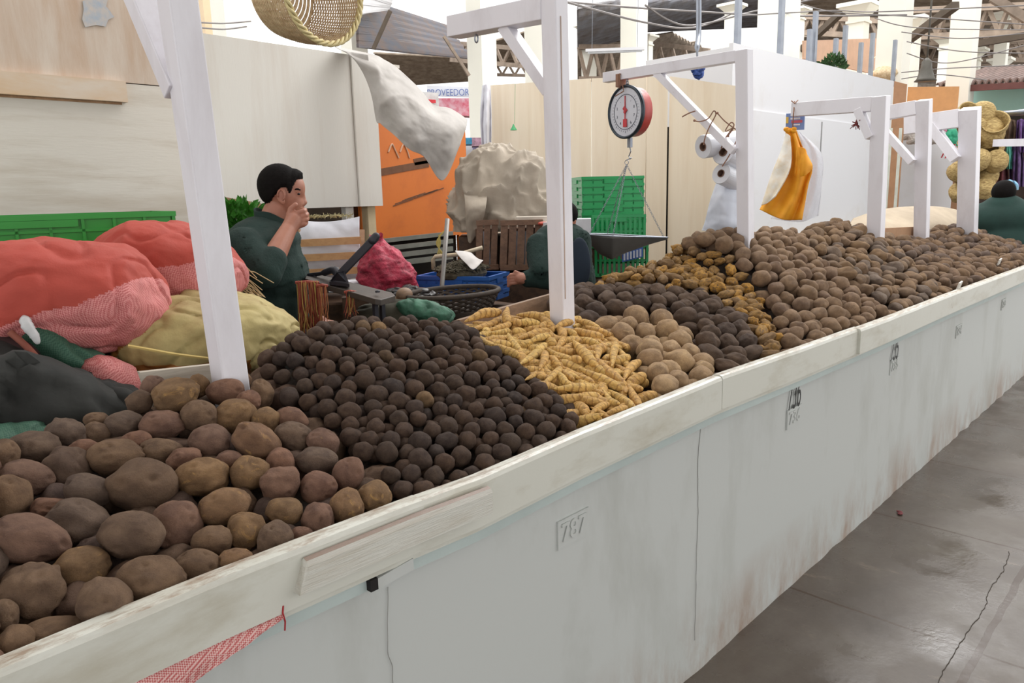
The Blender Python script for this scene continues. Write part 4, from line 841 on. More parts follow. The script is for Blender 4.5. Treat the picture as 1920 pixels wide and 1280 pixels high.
for _ in range(620):
    a = R.uniform(0, 6.28); rr = R.uniform(0, 1)**.5; q = hc+Vector((math.cos(a)*rr*.15, math.sin(a)*rr*.11, .035*(1-rr*rr))); d = Vector((R.uniform(-1, 1), R.uniform(-1, 1), R.uniform(-.1, .35))).normalized()*R.uniform(.03, .06); b.tube([q-d/2, q+Vector((0, 0, .006)), q+d/2], .0028, 4)
tag(b.build('dried_herbs', simple('dry_herb', (92, 84, 66), .9, .3, 40)), 'heap of dull dried herb stems lying in the topmost blue crate', 'herbs', None, 'stuff')
o = drape([[(853, 470, 3.86), (872, 471, 3.9), (884, 474, 3.92)], [(862, 482, 3.84), (884, 484, 3.86), (895, 484, 3.9)], [(876, 496, 3.82), (888, 505, 3.8), (906, 488, 3.86)]], 20, 20, .006, 14, 2).build('white_paper', simple('paper2', (214, 208, 204), .8), None, smooth=True, thick=.002); tag(o, 'crumpled white paper lying on the dried herbs in the blue crate', 'paper')

# ================================================================= wooden crates, cloths
M_slat = wood('crate_slat', (176, 140, 106), (140, 104, 78)); M_slat2 = wood('crate_slat_brown', (128, 96, 74), (96, 70, 54)); M_white = simple('white_cloth', (214, 214, 222), .8, .06, 6)
Rr, Aw = img_r(620)
CR = thing('slatted_crate', at(622, 520, d=3.95), 'pale wooden slat crate lined with white cloth beside the gesturing man', 'crate')
for k, (y0, y1) in enumerate(((444, 456), (472, 484), (500, 512))):
    b = MB(); b.bar(at(560, (y0+y1)/2+6, d=3.93), at(677, (y0+y1)/2, d=3.93), .014, (13-k*.5)*3.9/F_PX, (0, 0, 1)); b.build('slat', wood('honey_slat', (196, 152, 104), (176, 130, 86)), CR)
for px in (562, 676):
    b = MB(); b.bar(at(px, 430, d=3.99), at(px, 530, d=3.99), .03, .03, (1, 0, 0)); b.build('corner_post', M_slat, CR)
o = drape([[(562, 413, 4.0), (600, 416, 4.0), (640, 413, 4.0), (674, 406, 4.0)], [(560, 440, 3.97), (600, 440, 3.96), (640, 440, 3.97), (674, 436, 3.97)], [(560, 490, 3.96), (600, 492, 3.96), (640, 490, 3.96), (676, 484, 3.96)], [(562, 526, 3.98), (600, 526, 3.98), (640, 524, 3.98), (676, 520, 3.98)]], 40, 30, .004, 14, 7).build('cloth_lining', M_white, CR, smooth=True, thick=.003)
b = MB(); p = at(620, 470, d=4.15); b.box(p, (.15, .12, .14), Rr, Aw, (0, 0, 1)); b.build('crate_back', M_slat, CR)
o = tag(MB().box(at(655, 535, d=3.8), (.1, .08, .02), Rr, Aw, (0, 0, 1)).build('white_box', M_white, None), 'white box lid lying just below the cloth lined crate', 'box')
b = MB(); hc = at(615, 405, d=4.3)
for _ in range(140):
    q = hc+Rr*R.uniform(-.12, .12)+Aw*R.uniform(-.08, .08); d = Vector((R.uniform(-1, 1), R.uniform(-1, 1), R.uniform(-.3, .7))).normalized()*R.uniform(.02, .05); b.tube([q-d/2, q+d/2], .0018, 4)
tag(b.build('dry_straw', simple('straw', (170, 160, 120), .9, .3, 30)), 'dry straw showing above the white cloth of the slatted crate', 'straw', None, 'stuff')
b = MB(); p = at(620, 560, d=4.05); b.box((p.x, p.y, p.z/2), (.35, .25, p.z/2), Rr, Aw); tag(b.build('crate_stand', M_darkwood), 'dark table under the cloth lined crate', 'table')
Rr, Aw = img_r(955)
for nm, xa, xb, d, lab in (('a', 893, 935, 4.55, 'brown wooden slat crate left of the pair beneath the beige tarpaulin'), ('b', 938, 1018, 4.45, 'brown wooden slat crate right of the pair, nearest the crouching person')):
    t = thing('vegetable_crate', at((xa+xb)/2, 505, d=d), lab, 'crate'); n_ = 3 if nm == 'a' else 5
    for k in range(n_):
        px = xa+(xb-xa)*(k+.5)/n_; b = MB(); b.bar(at(px-3, 502, d=d), at(px, 420, d=d), .042 if nm == 'b' else .036, .01, Aw); b.build('upright_slat', M_slat2, t)
    for yy in (416, 500):
        b = MB(); b.bar(at(xa, yy+2, d=d-.02), at(xb, yy, d=d-.02), .012, .03); b.build('cross_rail', M_slat2, t)
    b = MB(); c = at((xa+xb)/2, 462, d=d+.16); b.box(c, ((xb-xa)/2*d/F_PX*.96, .13, .115), Rr, Aw, (0, 0, 1)); b.build('paper_lining', simple('crate_inner', (112, 84, 66), .8, .3, 20), t)
    b = MB(); b.box(c-Aw*.136, ((xb-xa)/2*d/F_PX*.3, .002, .1), Rr, Aw, (0, 0, 1)); b.build('white_liner', M_white, t)
b = MB(); p = at(955, 505, d=4.6); b.box((p.x, p.y, p.z/2-.005), (.24, .18, p.z/2-.01), Rr, Aw); tag(b.build('crate_stand', M_darkwood), 'dark table under the pair of brown slat crates', 'table')
for nm, q, hw, hz, col, lab in (('carton', (1000, 412, 4.5), .1, .02, (214, 204, 190), 'open white carton lying on the right brown slat crate'), ('carton', (1092, 424, 4.5), .05, .045, (222, 222, 226), 'white carton right of the crouching person'), ('carton', (1035, 427, 4.4), .05, .035, (224, 222, 222), 'white carton left of the thick post above the crouching person')):
    p = at(q[0], q[1], d=q[2]); tag(MB().box(p, (hw, .07, hz), img_r(q[0])[0], img_r(q[0])[1], (0, 0, 1)).build(nm, simple('carton%d' % q[0], col, .8)), lab, 'box')
b = MB(); p = at(1092, 438, d=4.5); b.bb(p.x-.06, p.x+.06, p.y-.02, p.y+.1, 0, p.z); tag(b.build('carton_stand', M_slat2), 'brown wooden stand under the white carton', 'stand')
b = MB(); p = at(1018, 419, d=4.36); b.ell(p, (.03, .03, .012)); tag(b.build('tomato', simple('tomato_red', (200, 80, 60), .4), smooth=True), 'flattish red tomato on the white carton beside the thick post', 'tomato')
M_tarp = simple('beige_tarp', (178, 166, 150), .75, .14, 4, bmp=.2, bs=90); M_tarp2 = simple('grey_white_tarp', (184, 179, 174), .75, .1, 4, bmp=.2, bs=90)
def heapcloth(c, ax, ay, h, prof, seed, fs=5, am=.05):
    c = Vector(c); ax = Vector(ax); ay = Vector(ay)
    def fn(u, v):
        th = 2*PI*u; r = math.sin(PI*min(v, .92)/1.84*1.0)**.7; zz = math.cos(PI*v/1.9)
        p = c+ax*(r*math.copysign(abs(math.cos(th))**.8, math.cos(th)))+ay*(r*math.copysign(abs(math.sin(th))**.8, math.sin(th)))+Vector((0, 0, h*((zz+.08)/1.08)*prof(math.cos(th)*r)))
        q = Vector((p.x*fs*1.3, p.y*fs*1.3, p.z*fs*.6))+Vector((seed, 0, 0))+noise.noise_vector(p*4)*.6; n_ = noise.fractal(q, 1, 2, 5); rd = 1-abs(noise.noise(q*1.1)*2)
        return p+(p-c).normalized()*(n_*am*.5+(rd**2)*am*1.7+am*.5*(1-abs(noise.noise(q*2.3+Vector((9, 9, 9)))*2))**3)
    b = MB(); b.grid(fn, 110, 70, cu=True); return b
Rr, Aw = img_r(948)
cc = at(948, 425, d=4.95); o = heapcloth(cc-Vector((0, 0, .02)), Rr*.33, Aw*.2, .5, lambda x: 1-.08*x, 3, 6, .03).build('beige_tarpaulin', M_tarp, None, smooth=True); tag(o, 'crumpled beige tarpaulin bundle on top of the brown crates against the plywood', 'tarpaulin')
o = drape([[(868, 350, 4.9), (890, 342, 4.95), (915, 345, 4.95)], [(872, 380, 4.72), (892, 385, 4.66), (912, 380, 4.66)], [(874, 420, 4.7), (886, 425, 4.66), (905, 412, 4.66)], [(878, 452, 4.7), (882, 456, 4.68), (888, 448, 4.68)]], 40, 24, .02, 8, 12).build('tarp_tail', M_tarp, o, smooth=True, thick=.004)
b = MB(); p = at(948, 425, d=5.0); b.box((p.x, p.y, (p.z-.05)/2), (.3, .2, (p.z-.05)/2), Rr, Aw); tag(b.build('shelf_block', M_darkwood), 'dark wooden shelf under the beige tarpaulin', 'shelf')
o = drape([[(628, 88, 5.3), (698, 102, 5.0), (720, 112, 4.98), (745, 128, 4.95), (785, 165, 4.9), (812, 196, 4.9), (845, 204, 4.95), (876, 224, 5.0)],
           [(640, 94, 4.95), (701, 125, 4.8), (718, 150, 4.76), (745, 175, 4.72), (783, 205, 4.7), (810, 225, 4.7), (848, 232, 4.75), (874, 238, 4.9)],
           [(660, 98, 4.9), (702, 175, 4.78), (716, 195, 4.72), (742, 215, 4.66), (780, 250, 4.64), (806, 262, 4.66), (845, 275, 4.7), (868, 255, 4.85)],
           [(690, 103, 4.86), (704, 218, 4.78), (714, 232, 4.74), (738, 252, 4.7), (768, 280, 4.66), (795, 294, 4.68), (830, 338, 4.72), (862, 272, 4.8)]], 70, 90, .02, 6, 5).build('grey_tarpaulin', M_tarp2, None, smooth=True, thick=.004)
tag(o, 'greyish white tarpaulin draped from the partition top over the orange board', 'tarpaulin')
# red net bag, basket, rods
M_rnet = simple('crimson_net', (190, 50, 78), .6, .3, 30, bmp=.8, bs=60, col2=(120, 26, 46), bd=.01)
Rr, Aw = img_r(722)
def netbag():
    c = at(722, 505, d=3.75)
    def fn(u, v):
        th = 2*PI*u; z_ = v*.27-.12; r = [.02, .12, .135, .13, .11, .08, .04, .025][min(7, int(v*7.99))]; r = interp(v, [0, .08, .3, .5, .7, .85, .95, 1], [.03, .125, .135, .12, .085, .05, .025, .03])
        p = c+Rr*(r*math.cos(th)-.05*(v-.4))+Aw*(r*.8*math.sin(th))+Vector((0, 0, z_)); q = p*16
        return p+(p-c).normalized()*(.02*noise.fractal(q, 1, 2, 4)+.015*(1-abs(noise.noise(q*.8))*2))
    b = MB(); b.grid(fn, 70, 60, cu=True); return b
tag(netbag().build('red_net_bag', M_rnet, None, smooth=True), 'crumpled crimson net bag behind the dark lever tool', 'bag')
b = MB(); p = at(722, 548, d=3.75); b.box((p.x, p.y, p.z/2), (.2, .14, p.z/2), Rr, Aw); tag(b.build('crate_stand', M_darkwood), 'dark table under the crimson net bag', 'table')
b = MB(); b.tube([at(839, 410, d=3.6), at(828, 545, d=3.55), at(828, 545, d=3.55)-Vector((0, 0, at(828, 545, d=3.55).z))], .011, 12); tag(b.build('metal_rod', simple('rod_grey', (150, 146, 142), .4, metal=.4), smooth=True), 'slim grey metal rod standing upright in front of the blue crates', 'rod')
b = MB(); b.tube([at(813, 505, d=4.3), at(812, 486, d=4.3), at(816, 481, d=4.3), at(860, 477, d=4.3), at(905, 464, d=4.3)], .012, 10); tag(b.build('pipe_frame', simple('cream_pipe', (196, 178, 150), .5), smooth=True), 'cream coloured bent pipe frame behind the blue crates', 'pipe')
b = MB()
for k in range(5): b.tube(spline([at(822+k*3, 440-k*2, d=4.2), at(826-k*2, 455, d=4.2), at(820+k*3, 476, d=4.2)], 8), .003, 5)
tag(b.build('pale_twine', simple('pale_cord', (196, 178, 100), .8)), 'pale yellow cord looped over the cream pipe frame', 'cord')
M_bsk = simple('dark_wicker', (66, 54, 44), .8, .25, 50)
def basket_dark():
    c = at(850, 556, d=3.3); b = MB()
    for k in range(13):
        t = k/12; r = .19-.055*t; z_ = .012-.11*t
        b.tube([c+Vector((r*1.2*math.cos(a), r*.85*math.sin(a), z_+.004*math.sin(a*22+k*PI))) for a in [i*2*PI/66 for i in range(66)]], .0062, 5, closed=True)
    for i in range(22):
        a = i*2*PI/22; b.tube([c+Vector((r*1.2*math.cos(a), r*.85*math.sin(a), z_)) for r, z_ in ((.19, .018), (.165, -.05), (.135, -.105))], .004, 4)
    b.tube([c+Vector((.192*1.2*math.cos(a), .192*.85*math.sin(a), .02)) for a in [i*2*PI/60 for i in range(60)]], .011, 7, closed=True)
    b.lathe([(.01, -.11), (.13, -.105), (.16, -.05)], c, sx=.85, sy=1.2); return b
tag(basket_dark().build('woven_basket', M_bsk, None, smooth=True), 'wide dark woven basket behind the small dark potatoes', 'basket')
b = MB(); p = at(862, 640, d=3.3); b.bb(p.x-.3, p.x+.3, p.y-.25, p.y+.25, 0, p.z+.09); tag(b.build('crate_stand', M_darkwood), 'dark table under the wide woven basket', 'table')
o = pillow(at(795, 585, d=2.95), img_r(795)[0]+Vector((0, 0, -.25)), img_r(795)[1], (0, 0, 1), .11, .07, .045, 2.2, 2, .02, 12, 7).build('green_net_bag', simple('green_net', (62, 112, 88), .7, .3, 30, bmp=.5), None, smooth=True); tag(o, 'green mesh bag behind the top of the small dark potatoes', 'bag')
o = pillow(at(735, 592, d=3.0), img_r(735)[0], img_r(735)[1], (0, 0, 1), .16, .1, .07, 2.2, 2, .02, 9, 17).build('dark_sack', simple('olive_sack', (70, 66, 52), .9, .2), None, smooth=True); tag(o, 'olive brown sack under the dark lever tool', 'sack')
o = pillow(at(770, 555, d=3.45), img_r(770)[0], img_r(770)[1], (0, 0, 1), .12, .09, .04, 2.2, 2, .03, 14, 27).build('plastic_bundle', simple('black_plastic', (48, 42, 42), .3, .3), None, smooth=True); tag(o, 'crumpled dark plastic bundle between lever tool and wide basket', 'plastic')
for px, py, r_ in ((738, 568, .028), (758, 552, .03)):
    b = MB(); b.ell(at(px, py, d=3.2), (r_*1.3, r_, r_)); tag(b.build('brown_root', M_board, smooth=True), 'round brown root right of the lever tool, %s' % ('nearer one' if px == 738 else 'farther one'), 'root')
# dark lever tool on its bench
M_iron = simple('dark_iron', (46, 46, 54), .5, .15, 10, metal=.3); M_bench = simple('bench_top', (74, 66, 60), .5, .2, 8)
LT = thing('lever_press', at(655, 600, d=2.95), 'dark iron lever press bolted to a narrow bench board in front of the man', 'tool')
bc = [at(x, y, d=d) for x, y, d in ((572, 519, 3.12), (738, 552, 2.82))]
ct = [at(575, 515, d=3.16), at(590, 512, d=3.2), at(735, 548, d=2.9), at(741, 554, d=2.85), at(714, 562, d=2.78), at(703, 560, d=2.78), at(572, 522, d=3.08)]
b = MB(); tp = [b.bm.verts.new(v) for v in ct]; bt = [b.bm.verts.new(v-Vector((0, 0, .022))) for v in ct]; b.face(tp); b.face(bt[::-1]); k_ = len(tp)
for i in range(k_): b.face([tp[i], bt[i], bt[(i+1) % k_], tp[(i+1) % k_]])
b.build('bench_board', M_bench, LT, bevel=.002)
b = MB(); b.bar(at(632, 520, d=2.98), at(706, 443, d=2.92), .018, .03, (0, 0, 1)); b.build('lever_arm', M_iron, LT, bevel=.004)
b = MB(); b.cone(at(699, 450, d=2.92), .017, at(705, 443, d=2.92), .015); b.build('lever_tip', M_iron, LT)
b = MB(); A_ = at(618, 529, d=3.0); B__ = at(655, 533, d=2.95); C_ = at(640, 508, d=2.97); n = img_r(640)[1]*.02
for s in (-1, 1): b.hexa([A_+n*s-n*.2, B__+n*s-n*.2, B__+n*s+n*.2, A_+n*s+n*.2, C_+Vector((-.02, 0, 0))+n*s-n*.2, C_+Vector((.012, 0, 0))+n*s-n*.2, C_+Vector((.012, 0, 0))+n*s+n*.2, C_+Vector((-.02, 0, 0))+n*s+n*.2])
b.box((A_+B__)/2, (.045, .035, .006), (B__-A_).normalized(), n.normalized()); b.build('hinge_bracket', M_iron, LT)
b = MB(); b.tube(spline([at(578, 516, d=3.15), at(605, 512, d=3.1), at(625, 506, d=3.05), at(636, 515, d=3.0)], 16), [.008]*6+[.014]*6+[.018]*5, 8); b.build('side_handle', M_iron, LT, smooth=True)
for px, py, d in ((590, 519, 3.13), (708, 548, 2.84), (600, 0, 0)):
    if d: b = MB(); b.lathe([(.009, 0), (.009, .006), (.004, .008)], at(px, py, d=d), seg=10); b.build('bolt', M_iron, LT)
for px, py, d in ((703, 563, 2.82), (716, 562, 2.86), (583, 530, 3.1)):
    t_ = at(px, py, d=d); b = MB(); b.bar(t_, (t_.x, t_.y, .01), .016, .016, (1, 0, 0)); b.build('bench_leg', M_iron, LT)
def straw(px0, px1, py0, py1, n_, d, label):
    b = MB(); 
    for i in range(n_):
        px = R.uniform(px0, px1); p = at(px, py0+R.uniform(-3, 3), d=d+R.uniform(-.015, .015)); L = (py1-py0)*d/F_PX*R.uniform(.75, 1.05); b.mi = R.choice([0, 0, 1, 1, 2])
        b.tube(spline([p+Vector((0, 0, .01)), p, p+Vector((R.uniform(-.006, .006), R.uniform(-.006, .006), -L*.5)), p+Vector((R.uniform(-.022, .022), R.uniform(-.015, .015), -L))], 6), .0016, 4, cap=False)
    b.mi = 0; b.tube([at(px0-2, py0-4, d=d), at((px0+px1)/2, py0-6, d=d-.01), at(px1+2, py0-4, d=d)], .006, 6)
    return tag(b.build('raffia_bunch', [simple('raffia_red', (150, 66, 48), .7), simple('raffia_rust', (176, 112, 72), .7), simple('raffia_gold', (196, 170, 92), .7)]), label, 'raffia')
straw(556, 596, 534, 625, 110, 2.9, 'thick bunch of red and straw coloured raffia hanging from the bench end')
straw(596, 612, 540, 620, 14, 2.88, 'thin yellowish raffia strands right of the thick bunch')
straw(648, 666, 552, 592, 30, 2.9, 'short red raffia bunch hanging under the middle of the bench')
# ================================================================= hanging scale
M_scr = simple('scale_red', (176, 62, 56), .35, .08, 5); M_rim = simple('scale_rim', (60, 68, 76), .3, .1, metal=.6); M_dial = simple('dial_white', (206, 208, 216), .4, .03, bmp=0)
xa = AE3.x
ctrp = at(1176, 210, X=xa); zsc = (ctrp-CAM).dot(FW)/F_PX; Rad = 47*zsc
view = (CAM-ctrp).normalized(); az = math.atan2(view.y, view.x)-math.radians(48); nd = Vector((math.cos(az), math.sin(az), -.02)).normalized()
SCL = thing('hanging_scale', ctrp, 'round red dial scale hanging from the arm of the third white post', 'scale')
SZ = Vector((0, 0, 1)); ux = SZ.cross(nd).normalized()
face = ctrp+nd*.0
b = MB(); b.lathe([(Rad*.2, -.075), (Rad*.8, -.075), (Rad*.95, -.062), (Rad*.97, 0), (Rad*.97, .01)], face, nd, 48); b.build('drum', M_scr, SCL, smooth=True)
b = MB(); b.lathe([(Rad*.97, -.004), (Rad*1.03, .0), (Rad*1.04, .016), (Rad*.99, .022), (Rad*.93, .016), (Rad*.93, .008), (Rad*.97, -.004)], face, nd, 48, cap=False); b.build('rim', M_rim, SCL, smooth=True)
b = MB(); b.lathe([(.001, .0115), (Rad*.93, .0115)], face, nd, 48, cap=False); b.lathe([(.001, .010), (Rad*.93, .010)], face, nd, 48, cap=False); DI = b.build('dial', M_dial, SCL)
b = MB(); b.lathe([(Rad*.66, .0118), (Rad*.66, .0128), (Rad*.685, .0128), (Rad*.685, .0118)], face, nd, 48, cap=False)
for k in range(40):
    a = 2*PI*k/40; u = ux*math.sin(a)+SZ*math.cos(a); L = .05 if k % 5 else .09; b.bar(face+nd*.0125+u*Rad*.72, face+nd*.0125+u*Rad*(.72+L), .0016, .0012, nd)
b.build('graduation', simple('dial_ink', (70, 76, 92), .6), DI)
for k in range(1, 10):
    a = 2*PI*k/10; u = ux*math.sin(-a)+SZ*math.cos(a)
    txt(str(k), .02, MC['dial_ink'], 'numeral', DI, face+nd*.0122+u*Rad*.52, -ux if (-ux).dot(RT) > 0 else ux, SZ, .0004)
b = MB(); b.bar(face+nd*.016-SZ*Rad*.5, face+nd*.016+SZ*Rad*.62, .006, .002, nd); b.box(face+nd*.016-SZ*Rad*.42, (.014, .0015, .02), ux, nd, SZ); b.box(face+nd*.016+SZ*Rad*.1, (.01, .0015, .016), (ux+SZ).normalized(), nd, (SZ-ux).normalized()); b.lathe([(.008, .014), (.008, .02)], face, nd, 12); b.build('pointer', simple('pointer_red', (196, 52, 60), .4), SCL)
def chain(b, p0, p1, link=.02, r=.0016):
    p0 = Vector(p0); p1 = Vector(p1); L = (p1-p0).length; n_ = max(2, int(L/(link*.75))); d = (p1-p0).normalized(); u = d.cross(Vector((.3, .8, .1))).normalized(); w_ = d.cross(u)
    for i in range(n_):
        c = p0+d*(L*(i+.5)/n_); s = u if i % 2 else w_
        b.tube([c+d*(link*.5*math.cos(a))+s*(link*.26*math.sin(a)) for a in [j*PI/4 for j in range(8)]], r, 4, closed=True)
top = ctrp+SZ*Rad*1.02; beam_z = at(1180, 150, X=xa).z
b = MB(); chain(b, Vector((xa, ctrp.y, beam_z)), top, .03, .0028); b.build('top_chain', M_metal, SCL)
bot = ctrp-SZ*Rad*1.03-nd*.02
b = MB(); b.box(bot-SZ*.02, (.012, .008, .025), ux, nd, SZ); hk = bot-SZ*.045
b.tube([hk+SZ*.0, hk-SZ*.02+ux*.008, hk-SZ*.045-ux*.008, hk-SZ*.06+ux*.004, hk-SZ*.052+ux*.014], .003, 6); b.build('swivel_hook', M_metal, SCL)
hk2 = at(1175, 300, X=xa)
hkr = hk-SZ*.058
b = MB(); b.tube([hkr, hk2], .0025, 6); b.tube([hk2+Vector((0, .012*math.cos(a), .012*math.sin(a)-.012)) for a in [i*PI/6 for i in range(12)]], .0018, 5, closed=True); b.build('hook_wire', M_metal, SCL)
# weighing pan: long scoop, wide round end left, spout right
PN = thing('weighing_pan', at(1165, 445, X=xa), 'dark metal scoop-shaped weighing pan hanging on chains under the scale', 'pan')
Lp = at(1098, 441, X=xa); Rp = at(1251, 446, X=xa); 
ppz = (at(1165, 445, X=xa)-CAM).dot(FW)/F_PX; Rr, Aw = img_r(1165)
C0 = at(1098, 441, d=(at(1165, 445, X=xa)-CAM).length-.02); C1 = at(1251, 447, d=(at(1165, 445, X=xa)-CAM).length+.05); dl = (C1-C0); L_ = dl.length; dx = dl.normalized(); dy = Vector((-dx.y, dx.x, 0)).normalized()
def pan(u, v, th=0):
    w_ = interp(u, [0, .03, .12, .3, .5, .8, 1], [.02, .055, .095, .115, .095, .045, .012]); dp = interp(u, [0, .05, .18, .32, .5, .8, 1], [.0, .045, .1, .125, .085, .032, .004])
    s = (v-.5)*2; return C0+dx*(L_*u)+dy*(w_*s)+SZ*(-(dp-th)*(1-abs(s)**1.7)+.006*abs(s))
b = MB(); b.grid(pan, 60, 24); b.build('scoop', simple('pan_metal', (120, 116, 112), .45, .15, 6, metal=.5), PN, smooth=True, thick=.003)
b = MB(); ed = [pan(u/40, 0) for u in range(41)]+[pan(1-u/40, 1) for u in range(41)]; b.tube(ed, .004, 6, closed=True); b.build('rolled_rim', M_metal, PN, smooth=True)
for u_, v_ in ((.02, .5), (.97, .5), (.3, 0), (.3, 1)):
    b = MB(); chain(b, hk2-SZ*.024, pan(u_, v_)+SZ*.004, .016, .0011); b.build('pan_chain', M_metal, PN)
b = MB(); p = at(1168, 147, X=xa); b.tube([p+Vector((0, 0, .02)), p+Vector((-.035, -.004, .02)), p+Vector((-.035, 0, -.05)), p+Vector((.035, 0, -.05)), p+Vector((.035, 0, .02)), p], .0035, 6); b.tube([p+Vector((-.03, -.02, -.04)), p+Vector((-.035, -.03, -.07)), p+Vector((-.04, .02, -.09))], .003, 6)
b.bb(p.x-.04, p.x+.04, p.y-.0, p.y+.018, p.z-.045, p.z+.02); tag(b.build('twine_lashing', M_twine), 'brown twine lashed round the arm above the dial scale', 'twine')
# ================================================================= plastic film rolls
M_film = simple('film_roll', (214, 216, 222), .25, .04, 5, bmp=.05); M_core = simple('cardboard_core', (120, 92, 76), .9, .15)
rolls = [((1318, 275), (1380, 267), 21, 'upper plastic film roll tied below the brace with twine'), ((1356, 285), (1392, 306), 22, 'middle plastic film roll tied below the brace with twine'), ((1352, 325), (1392, 344), 19, 'lowest plastic film roll hanging from a knotted twine')]
for (a, c, r_, lab) in rolls:
    d0 = 3.95; A_ = at(a[0], a[1], d=d0); B_ = at(c[0], c[1], d=d0+.16); ax_ = (B_-A_); L = ax_.length; ax_.normalize(); rr = r_*d0*.97/F_PX
    t = thing('film_roll', A_, lab, 'roll', None)
    b = MB(); b.lathe([(rr*.36, .001), (rr*.97, 0), (rr, .004), (rr, L-.004), (rr*.97, L), (rr*.36, L)], A_, ax_, 36, cap=False); b.build('film', M_film, t, smooth=False, bevel=0)
    b = MB(); b.lathe([(rr*.37, -.003), (rr*.3, -.003), (rr*.3, L), (rr*.37, L), (rr*.37, -.003)], A_, ax_, 24, cap=False); b.lathe([(.0005, .03), (rr*.3, .03)], A_, ax_, 20, cap=False); b.build('cardboard_core', M_core, t)
for pts, lab in (([(1319, 272), (1322, 258), (1330, 238), (1342, 215), (1338, 208), (1328, 222), (1312, 228), (1302, 226)], 'brown twine loop holding the upper film roll'), ([(1352, 278), (1362, 256), (1376, 236), (1370, 230), (1360, 246), (1375, 240), (1365, 255)], 'brown twine loop holding the middle film roll'), ([(1354, 312), (1368, 290), (1382, 262), (1390, 252), (1384, 246), (1360, 228), (1345, 212)], 'long brown twine holding the lowest film roll'), ([(1348, 262), (1362, 264), (1378, 272), (1395, 288)], 'short knotted brown twine beside the post')):
    b = MB(); b.tube(spline([at(x, y, d=3.86) for x, y in pts], 30), .0028, 6); e = at(*pts[-1], d=3.86); b.ell(e, (.007, .006, .006)); tag(b.build('twine', M_twine), lab, 'twine')
b = MB(); b.tube(spline([at(x, y, d=3.84) for x, y in ((1304, 208), (1292, 212), (1279, 219))], 8), .003, 6); tag(b.build('twine', M_twine), 'loose twine end sticking out left of the brace', 'twine')
o = drape([[(1345, 338, 4.1), (1362, 342, 4.05), (1382, 350, 4.05), (1400, 352, 4.1)], [(1332, 375, 4.1), (1355, 378, 4.02), (1380, 380, 4.05), (1402, 380, 4.1)], [(1322, 415, 4.1), (1350, 420, 4.02), (1380, 420, 4.05), (1404, 420, 4.1)], [(1316, 432, 4.1), (1350, 436, 4.05), (1380, 436, 4.05), (1404, 436, 4.1)]], 40, 30, .012, 10, 9).build('plastic_sheet', simple('white_film_sheet', (214, 220, 232), .3, .04), None, smooth=True, thick=.003); tag(o, 'white plastic sheet hanging behind the post of the scale', 'sheet')
# ================================================================= yellow bag, clear bag, card
M_yel = simple('yellow_cloth', (240, 168, 34), .65, .1, 8, bmp=.2, bs=50, col2=(222, 140, 20)); M_wstr = simple('white_print_cloth', (250, 246, 238), .6, .1, 14, col2=(232, 210, 176))
DX = (AE4-CAM).length
YB = thing('yellow_bag', at(1480, 245, d=DX), 'bright yellow folded cloth bag with a white printed stripe hanging from a post arm', 'bag')
def fold(rows, nm, mat, parent, seed, fa=.02, nf=5, amp=1):
    net = [[at(a, b_, d=c) for a, b_, c in r] for r in rows]; nu, nv = 50, 40
    k = [spline(r, nv) for r in net]; cols = [spline([k[i][j] for i in range(len(k))], nu) for j in range(nv+1)]; b = MB()
    def fn(u, v):
        p = cols[int(round(v*nv))][int(round(u*nu))]; d = (p-CAM).normalized(); return p+d*(fa*math.sin(v*PI*nf+u*2+seed)*min(1, u*2+.2)+.01*noise.noise(p*14))
    b.grid(fn, nu, nv); return b.build(nm, mat, parent, smooth=True, thick=.008)
fold([[(1473, 242, DX), (1482, 240, DX-.02), (1492, 243, DX)], [(1472, 264, DX), (1490, 265, DX-.04), (1503, 272, DX)], [(1462, 300, DX), (1496, 310, DX-.06), (1522, 312, DX)], [(1441, 360, DX), (1490, 360, DX-.05), (1514, 350, DX)], [(1425, 393, DX), (1466, 411, DX-.05), (1503, 412, DX)]], 'bag_body', M_yel, YB, 1, .022, 5)
fold([[(1474, 250, DX-.03), (1478, 252, DX-.05), (1482, 256, DX-.05)], [(1464, 285, DX-.03), (1474, 288, DX-.06), (1484, 300, DX-.07)], [(1446, 330, DX-.03), (1460, 335, DX-.06), (1476, 330, DX-.08)], [(1428, 385, DX-.03), (1440, 380, DX-.05), (1454, 368, DX-.07)]], 'printed_stripe', M_wstr, YB, 2, .006, 2)
fold([[(1494, 275, DX-.05), (1508, 278, DX-.08), (1512, 290, DX-.06)], [(1492, 300, DX-.06), (1506, 305, DX-.1), (1523, 310, DX-.06)], [(1490, 330, DX-.06), (1506, 330, DX-.08), (1522, 318, DX-.06)]], 'knot_fold', M_yel, YB, 4, .012, 3)
b = MB(); 
for k in range(9): p = at(1473+R.uniform(0, 16), 245+R.uniform(-4, 3), d=DX-.03); b.ell(p, (.022, .016, .014))
b.build('tied_neck', M_yel, YB, smooth=True)
M_clear = glassy('clear_plastic', (236, 236, 240), .75, .3)
o = fold([[(1488, 244, DX+.1), (1496, 246, DX+.08), (1502, 250, DX+.1)], [(1500, 280, DX+.1), (1520, 285, DX+.06), (1540, 290, DX+.1)], [(1500, 350, DX+.1), (1522, 350, DX+.05), (1540, 350, DX+.1)], [(1446, 410, DX+.1), (1500, 416, DX+.05), (1534, 404, DX+.1)]], 'clear_bag', M_clear, None, 7, .02, 4); tag(o, 'clear plastic bag hanging just behind the yellow bag', 'bag')
b = MB(); p = at(1491, 228, d=DX+.03); b.box(p, (15*DX/F_PX, .003, 14*DX/F_PX), img_r(1491)[0], img_r(1491)[1], SZ); o = b.build('printed_card', simple('card_blue', (118, 142, 196), .5)); tag(o, 'small blue printed card hanging above the yellow bag', 'card')
